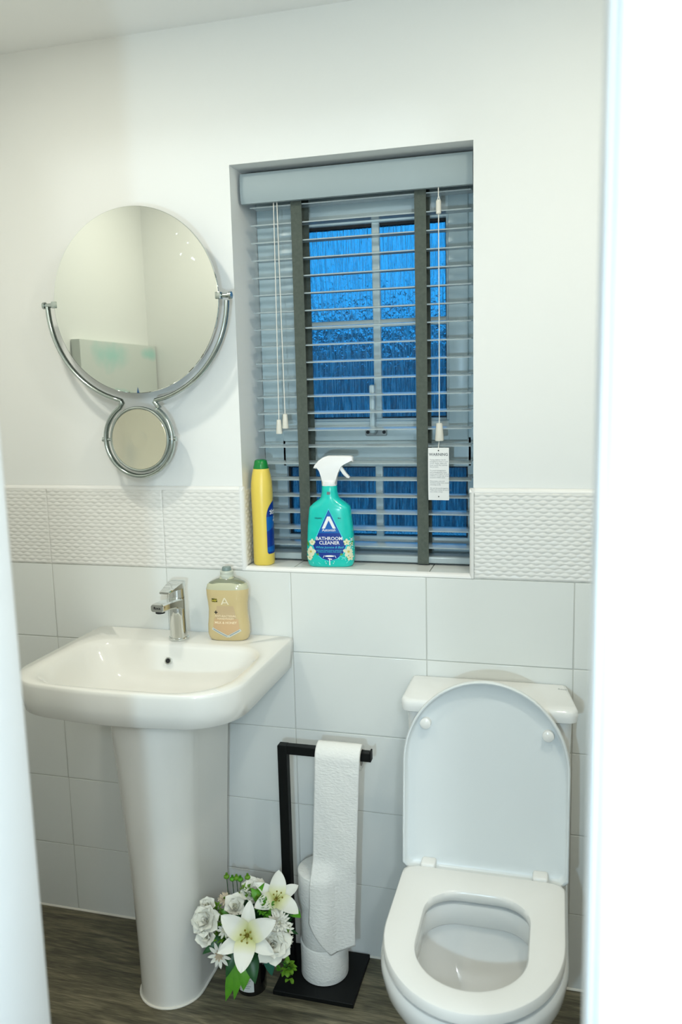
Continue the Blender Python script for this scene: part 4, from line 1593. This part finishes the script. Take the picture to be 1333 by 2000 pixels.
def peony(pos, d, r, layers, seed, m=M_PETAL, mc=M_PETALC):
    rg = random.Random(seed)
    parts = []
    inner = []
    for k, (n, L, W, a0, a1) in enumerate(layers):
        for q in range(n):
            g = petal_geo(L * r * rg.uniform(.9, 1.08), W * r, a0 + rg.uniform(-6, 6), a1 + rg.uniform(-8, 8), .35, 6, 4, .5, .16, rg.uniform(0, 30))
            mt = Matrix.Rotation(2 * PI * q / n + k * .7 + rg.uniform(-.12, .12), 4, 'Z')
            (parts if k < len(layers) - 1 else inner).append(xf(g, mt))
    o = obj('bloom', mesh_of('bloom', parts, m), None, bq)
    place(o, facing(pos, d, rg.uniform(0, 6)))
    i = obj('bloom_centre', mesh_of('bloom_centre', inner, mc), None, o)
    return o


PEONY = [(7, 1.0, .46, 35, 0), (7, .92, .42, 55, 20), (6, .78, .36, 70, 45), (6, .60, .28, 85, 70), (5, .42, .2, 95, 95)]
ROSE = [(6, 1.0, .5, 50, 20), (6, .85, .42, 70, 50), (5, .62, .32, 85, 80)]
CHRYS = [(18, 1.0, .13, 20, 5), (16, .85, .13, 42, 25), (13, .68, .12, 60, 45), (9, .48, .1, 80, 70)]
DAISY = [(11, 1.0, .17, 12, -6), (9, .55, .10, 45, 30)]

pA = (.632, -.276, .221)
lily(pA, TOCAM(pA) + Vector((-.10, 0, -.12)), .42, 1.02)
pB = (.667, -.180, .250)
lily(pB, TOCAM(pB) + Vector((.25, .15, .45)), 1.2, .86)
pC = (.583, -.205, .236)
peony((.531, -.270, .235), TOCAM((.52, -.24, .21)) + Vector((-.45, 0, .12)), .042, PEONY, 1)
peony((.5385, -.284, .211), TOCAM((.52, -.24, .21)) + Vector((-.35, 0, -.25)), .032, ROSE, 11)
peony((.680, -.245, .186), TOCAM((.68, -.24, .19)) + Vector((.10, 0, -.10)), .048, PEONY, 2)
peony((.688, -.222, .224), TOCAM((.69, -.22, .23)) + Vector((.2, 0, .1)), .030, CHRYS, 3)
peony((.582, -.222, .246), TOCAM((.58, -.22, .25)) + Vector((-.15, 0, .35)), .036, ROSE, 4)
peony((.604, -.165, .248), TOCAM((.6, -.16, .25)) + Vector((.1, .3, .5)), .040, PEONY, 5)
peony((.5585, -.270, .155), TOCAM((.55, -.25, .14)) + Vector((-.25, 0, -.35)), .029, DAISY, 6, M_PETAL, mat('pink_brown_centre', lin(196, 178, 150), .6))
peony((.700, -.205, .196), TOCAM((.7, -.2, .2)) + Vector((.4, 0, .1)), .020, DAISY, 7, M_PETAL, M_LIME)
peony((.698, -.210, .172), TOCAM((.7, -.2, .2)) + Vector((.5, 0, -.2)), .022, CHRYS, 8)
peony((.516, -.235, .245), TOCAM((.5, -.2, .22)) + Vector((-.1, .2, .5)), .026, ROSE, 9)
peony((.560, -.240, .196), TOCAM((.56, -.24, .2)), .020, DAISY, 10)
peony((.540, -.190, .240), TOCAM((.54, -.19, .24)) + Vector((-.1, 0, .7)), .018, CHRYS, 12, mat('blush_petal', lin(222, 206, 178), .6), M_LIME)


def leaf(pos, tip, W, m, bend=25, name='leaf', nu=10, side=None):
    pos, tip = Vector(pos), Vector(tip)
    d = tip - pos
    L = d.length
    g = petal_geo(L * 1.03, W, bend, -bend, .25, nu, 4, .95, .03, pos.x * 50, .05)
    me = mesh_of(name, [g], m)
    o = obj(name, me, None, bq)
    x = d.normalized()
    zc = TOCAM(pos) if side is None else Vector(side)
    z = (zc - x * zc.dot(x)).normalized()
    y = z.cross(x)
    mt = Matrix((x, y, z)).transposed().to_4x4()
    o.matrix_local = Matrix.Translation(pos - bq.location) @ mt
    return o


leaf((.612, -.225, .150), (.640, -.262, .088), .017, M_LEAFD)
leaf((.606, -.225, .152), (.612, -.268, .070), .018, M_LEAF)
leaf((.600, -.228, .150), (.588, -.268, .044), .012, M_LEAF)
leaf((.592, -.226, .150), (.566, -.266, .036), .015, M_LEAF)
leaf((.584, -.226, .160), (.570, -.268, .096), .012, M_LEAFD)
leaf((.604, -.175, .232), (.645, -.185, .298), .010, M_LEAF)
leaf((.640, -.190, .140), (.660, -.205, .070), .014, mat('blue_green_leaf', lin(40, 104, 84), .35))
leaf((.690, -.165, .230), (.722, -.160, .200), .012, M_LEAF)
leaf((.680, -.175, .240), (.705, -.170, .205), .012, M_LEAFD)
leaf((.560, -.230, .180), (.515, -.272, .150), .012, M_LEAFD)
leaf((.560, -.230, .165), (.545, -.262, .160), .012, M_LEAFD)
leaf((.560, -.205, .190), (.530, -.225, .180), .014, M_LEAFD)
leaf((.570, -.200, .220), (.540, -.215, .225), .012, M_LEAF)
leaf((.588, -.236, .246), (.614, -.258, .236), .003, M_LEAFD)
leaf((.640, -.200, .250), (.610, -.190, .280), .010, M_LEAF)
rg = random.Random(8)


def cluster(pos, r, n, m, name, L=.010, W=.004):
    parts = []
    for k in range(n):
        v = Vector((rg.gauss(0, 1), rg.gauss(0, 1), rg.gauss(0, 1))).normalized()
        q = v.to_track_quat('X', 'Z').to_matrix().to_4x4()
        parts.append(xf(petal_geo(L, W, 20, -15, .3, 4, 2), Matrix.Translation(v * r * rg.uniform(.5, 1)) @ q))
    o = obj(name, mesh_of(name, parts, m), None, bq)
    o.location = Vector(pos) - bq.location
    return o


for p, r_ in (((.652, -.215, .252), .018), ((.640, -.205, .262), .012), ((.548, -.240, .178), .012), ((.528, -.215, .226), .012), ((.546, -.236, .216), .010), ((.565, -.240, .172), .010), ((.594, -.180, .262), .012)):
    cluster(p, r_, 46, M_LIME if r_ < .015 else M_LEAF, 'filler_sprig')
cluster((.700, -.205, .100), .013, 34, M_LIME, 'trailing_sprig', .012, .0048)
cluster((.706, -.210, .078), .008, 12, M_LIME, 'trailing_sprig', .012, .0048)
cluster((.690, -.205, .092), .010, 12, M_LEAF, 'trailing_sprig', .012, .0048)
cluster((.620, -.190, .170), .050, 70, M_LEAFD, 'inner_foliage', .03, .009)
cluster((.580, -.195, .180), .045, 60, M_LEAFD, 'inner_foliage', .03, .009)
cluster((.660, -.190, .180), .040, 50, M_LEAFD, 'inner_foliage', .03, .009)
for k, (x, z, z0) in enumerate(((.530, .272, .235), (.545, .268, .235), (.556, .272, .235), (.566, .270, .230), (.585, .278, .240))):
    b = obj('berry_stem', None or tube_me('berry_stem', [Vector((.58, -.165, .16)) - bq.location, Vector((x + .004, -.155, z0)) - bq.location, Vector((x, -.150, z)) - bq.location], .0009, 6), M_STEM, bq)
    o = obj('green_berry', mesh_of('green_berry', [ball_geo(.0075, 8, (0, 0, 0), .7)] + [xf(petal_geo(.009, .003, 60, 90, .2, 4, 2), Matrix.Translation((0, 0, .002)) @ Matrix.Rotation(q * PI / 3, 4, 'Z')) for q in range(6)], M_LEAF if k % 2 else M_LIME), None, b)
    o.location = Vector((x, -.150, z)) - bq.location
bm = bmesh.new()
for p in ((.632, -.270, .215), (.660, -.185, .245), (.531, -.262, .228), (.678, -.238, .184), (.583, -.216, .240), (.604, -.170, .244), (.558, -.264, .155), (.700, -.205, .105), (.690, -.215, .22), (.516, -.228, .240), (.548, -.20, .238)):
    q = Vector(p) - bq.location
    add_tube(bm, smooth_path([Vector((.0 + .3 * rg.uniform(-.04, .04), .3 * rg.uniform(-.04, .04), -.046)), Vector((q.x * .12, q.y * .12, .01)), Vector((q.x * .6, q.y * .55, q.z * .62)), q], 4), .0014, 6)
obj('stems', finish(bm, 'stems'), M_STEM, bq)['kind'] = 'stuff'

# ================================================================== CANVAS ON THE LEFT WALL (seen in the mirror)
cv = root('canvas_painting', 'pale sea-green canvas painting reflected in the round mirror', 'painting', (XL + .001, -.855, 1.08))
CX0, CX1 = XL + .001, XL + .034
wpart('canvas', box_me('canvas', CX0, CX1, -1.112, -.606, 1.08, 1.628, .002), M_CANVAS, cv)
for y, z, w, h, c in ((-.963, 1.418, .044, .058, lin(20, 90, 160)), (-.900, 1.418, .036, .045, lin(150, 140, 120)), (-1.03, 1.30, .04, .08, lin(40, 120, 170))):
    bm = bmesh.new()
    a = [bm.verts.new((CX1 + .0004, y + dy, z + dz)) for dy, dz in ((-w / 2, 0), (w / 2, 0), (w * .1, h))]
    b = [bm.verts.new((CX1 - .0002, v.co.y, v.co.z)) for v in a]
    bm.faces.new(a); bm.faces.new(b[::-1])
    for i in range(3):
        bm.faces.new((a[(i + 1) % 3], a[i], b[i], b[(i + 1) % 3]))
    wpart('painted_sail', finish(bm, 'painted_sail', 0), mat('sail_%d' % int(z * 1000 + y * 100), c, .8), cv)

# ================================================================== CEILING DOWNLIGHTS
for k, (x, y) in enumerate(DOWN):
    d = root('ceiling_downlight', 'round recessed ceiling downlight over the %s' % ('washbasin' if k == 0 else 'toilet'), 'downlight', (x, y, CEIL), 0, 'ceiling downlights')
    bm = bmesh.new()
    n = 40
    rs = [circle(0, 0, -.0005, .043, n), circle(0, 0, -.006, .041, n), circle(0, 0, -.006, .034, n), circle(0, 0, -.001, .031, n)]
    add_loft(bm, rs, False, False)
    obj('bezel', finish(bm, 'bezel'), M_CHROME2, d)
    obj('lens', lathe_me('lens', [(.032, -.0012), (.030, -.0020), (.005, -.0022)], 32), mat('lit_lens', (1, 1, 1), .4, emit=(1, .93, .8, 12)), d)
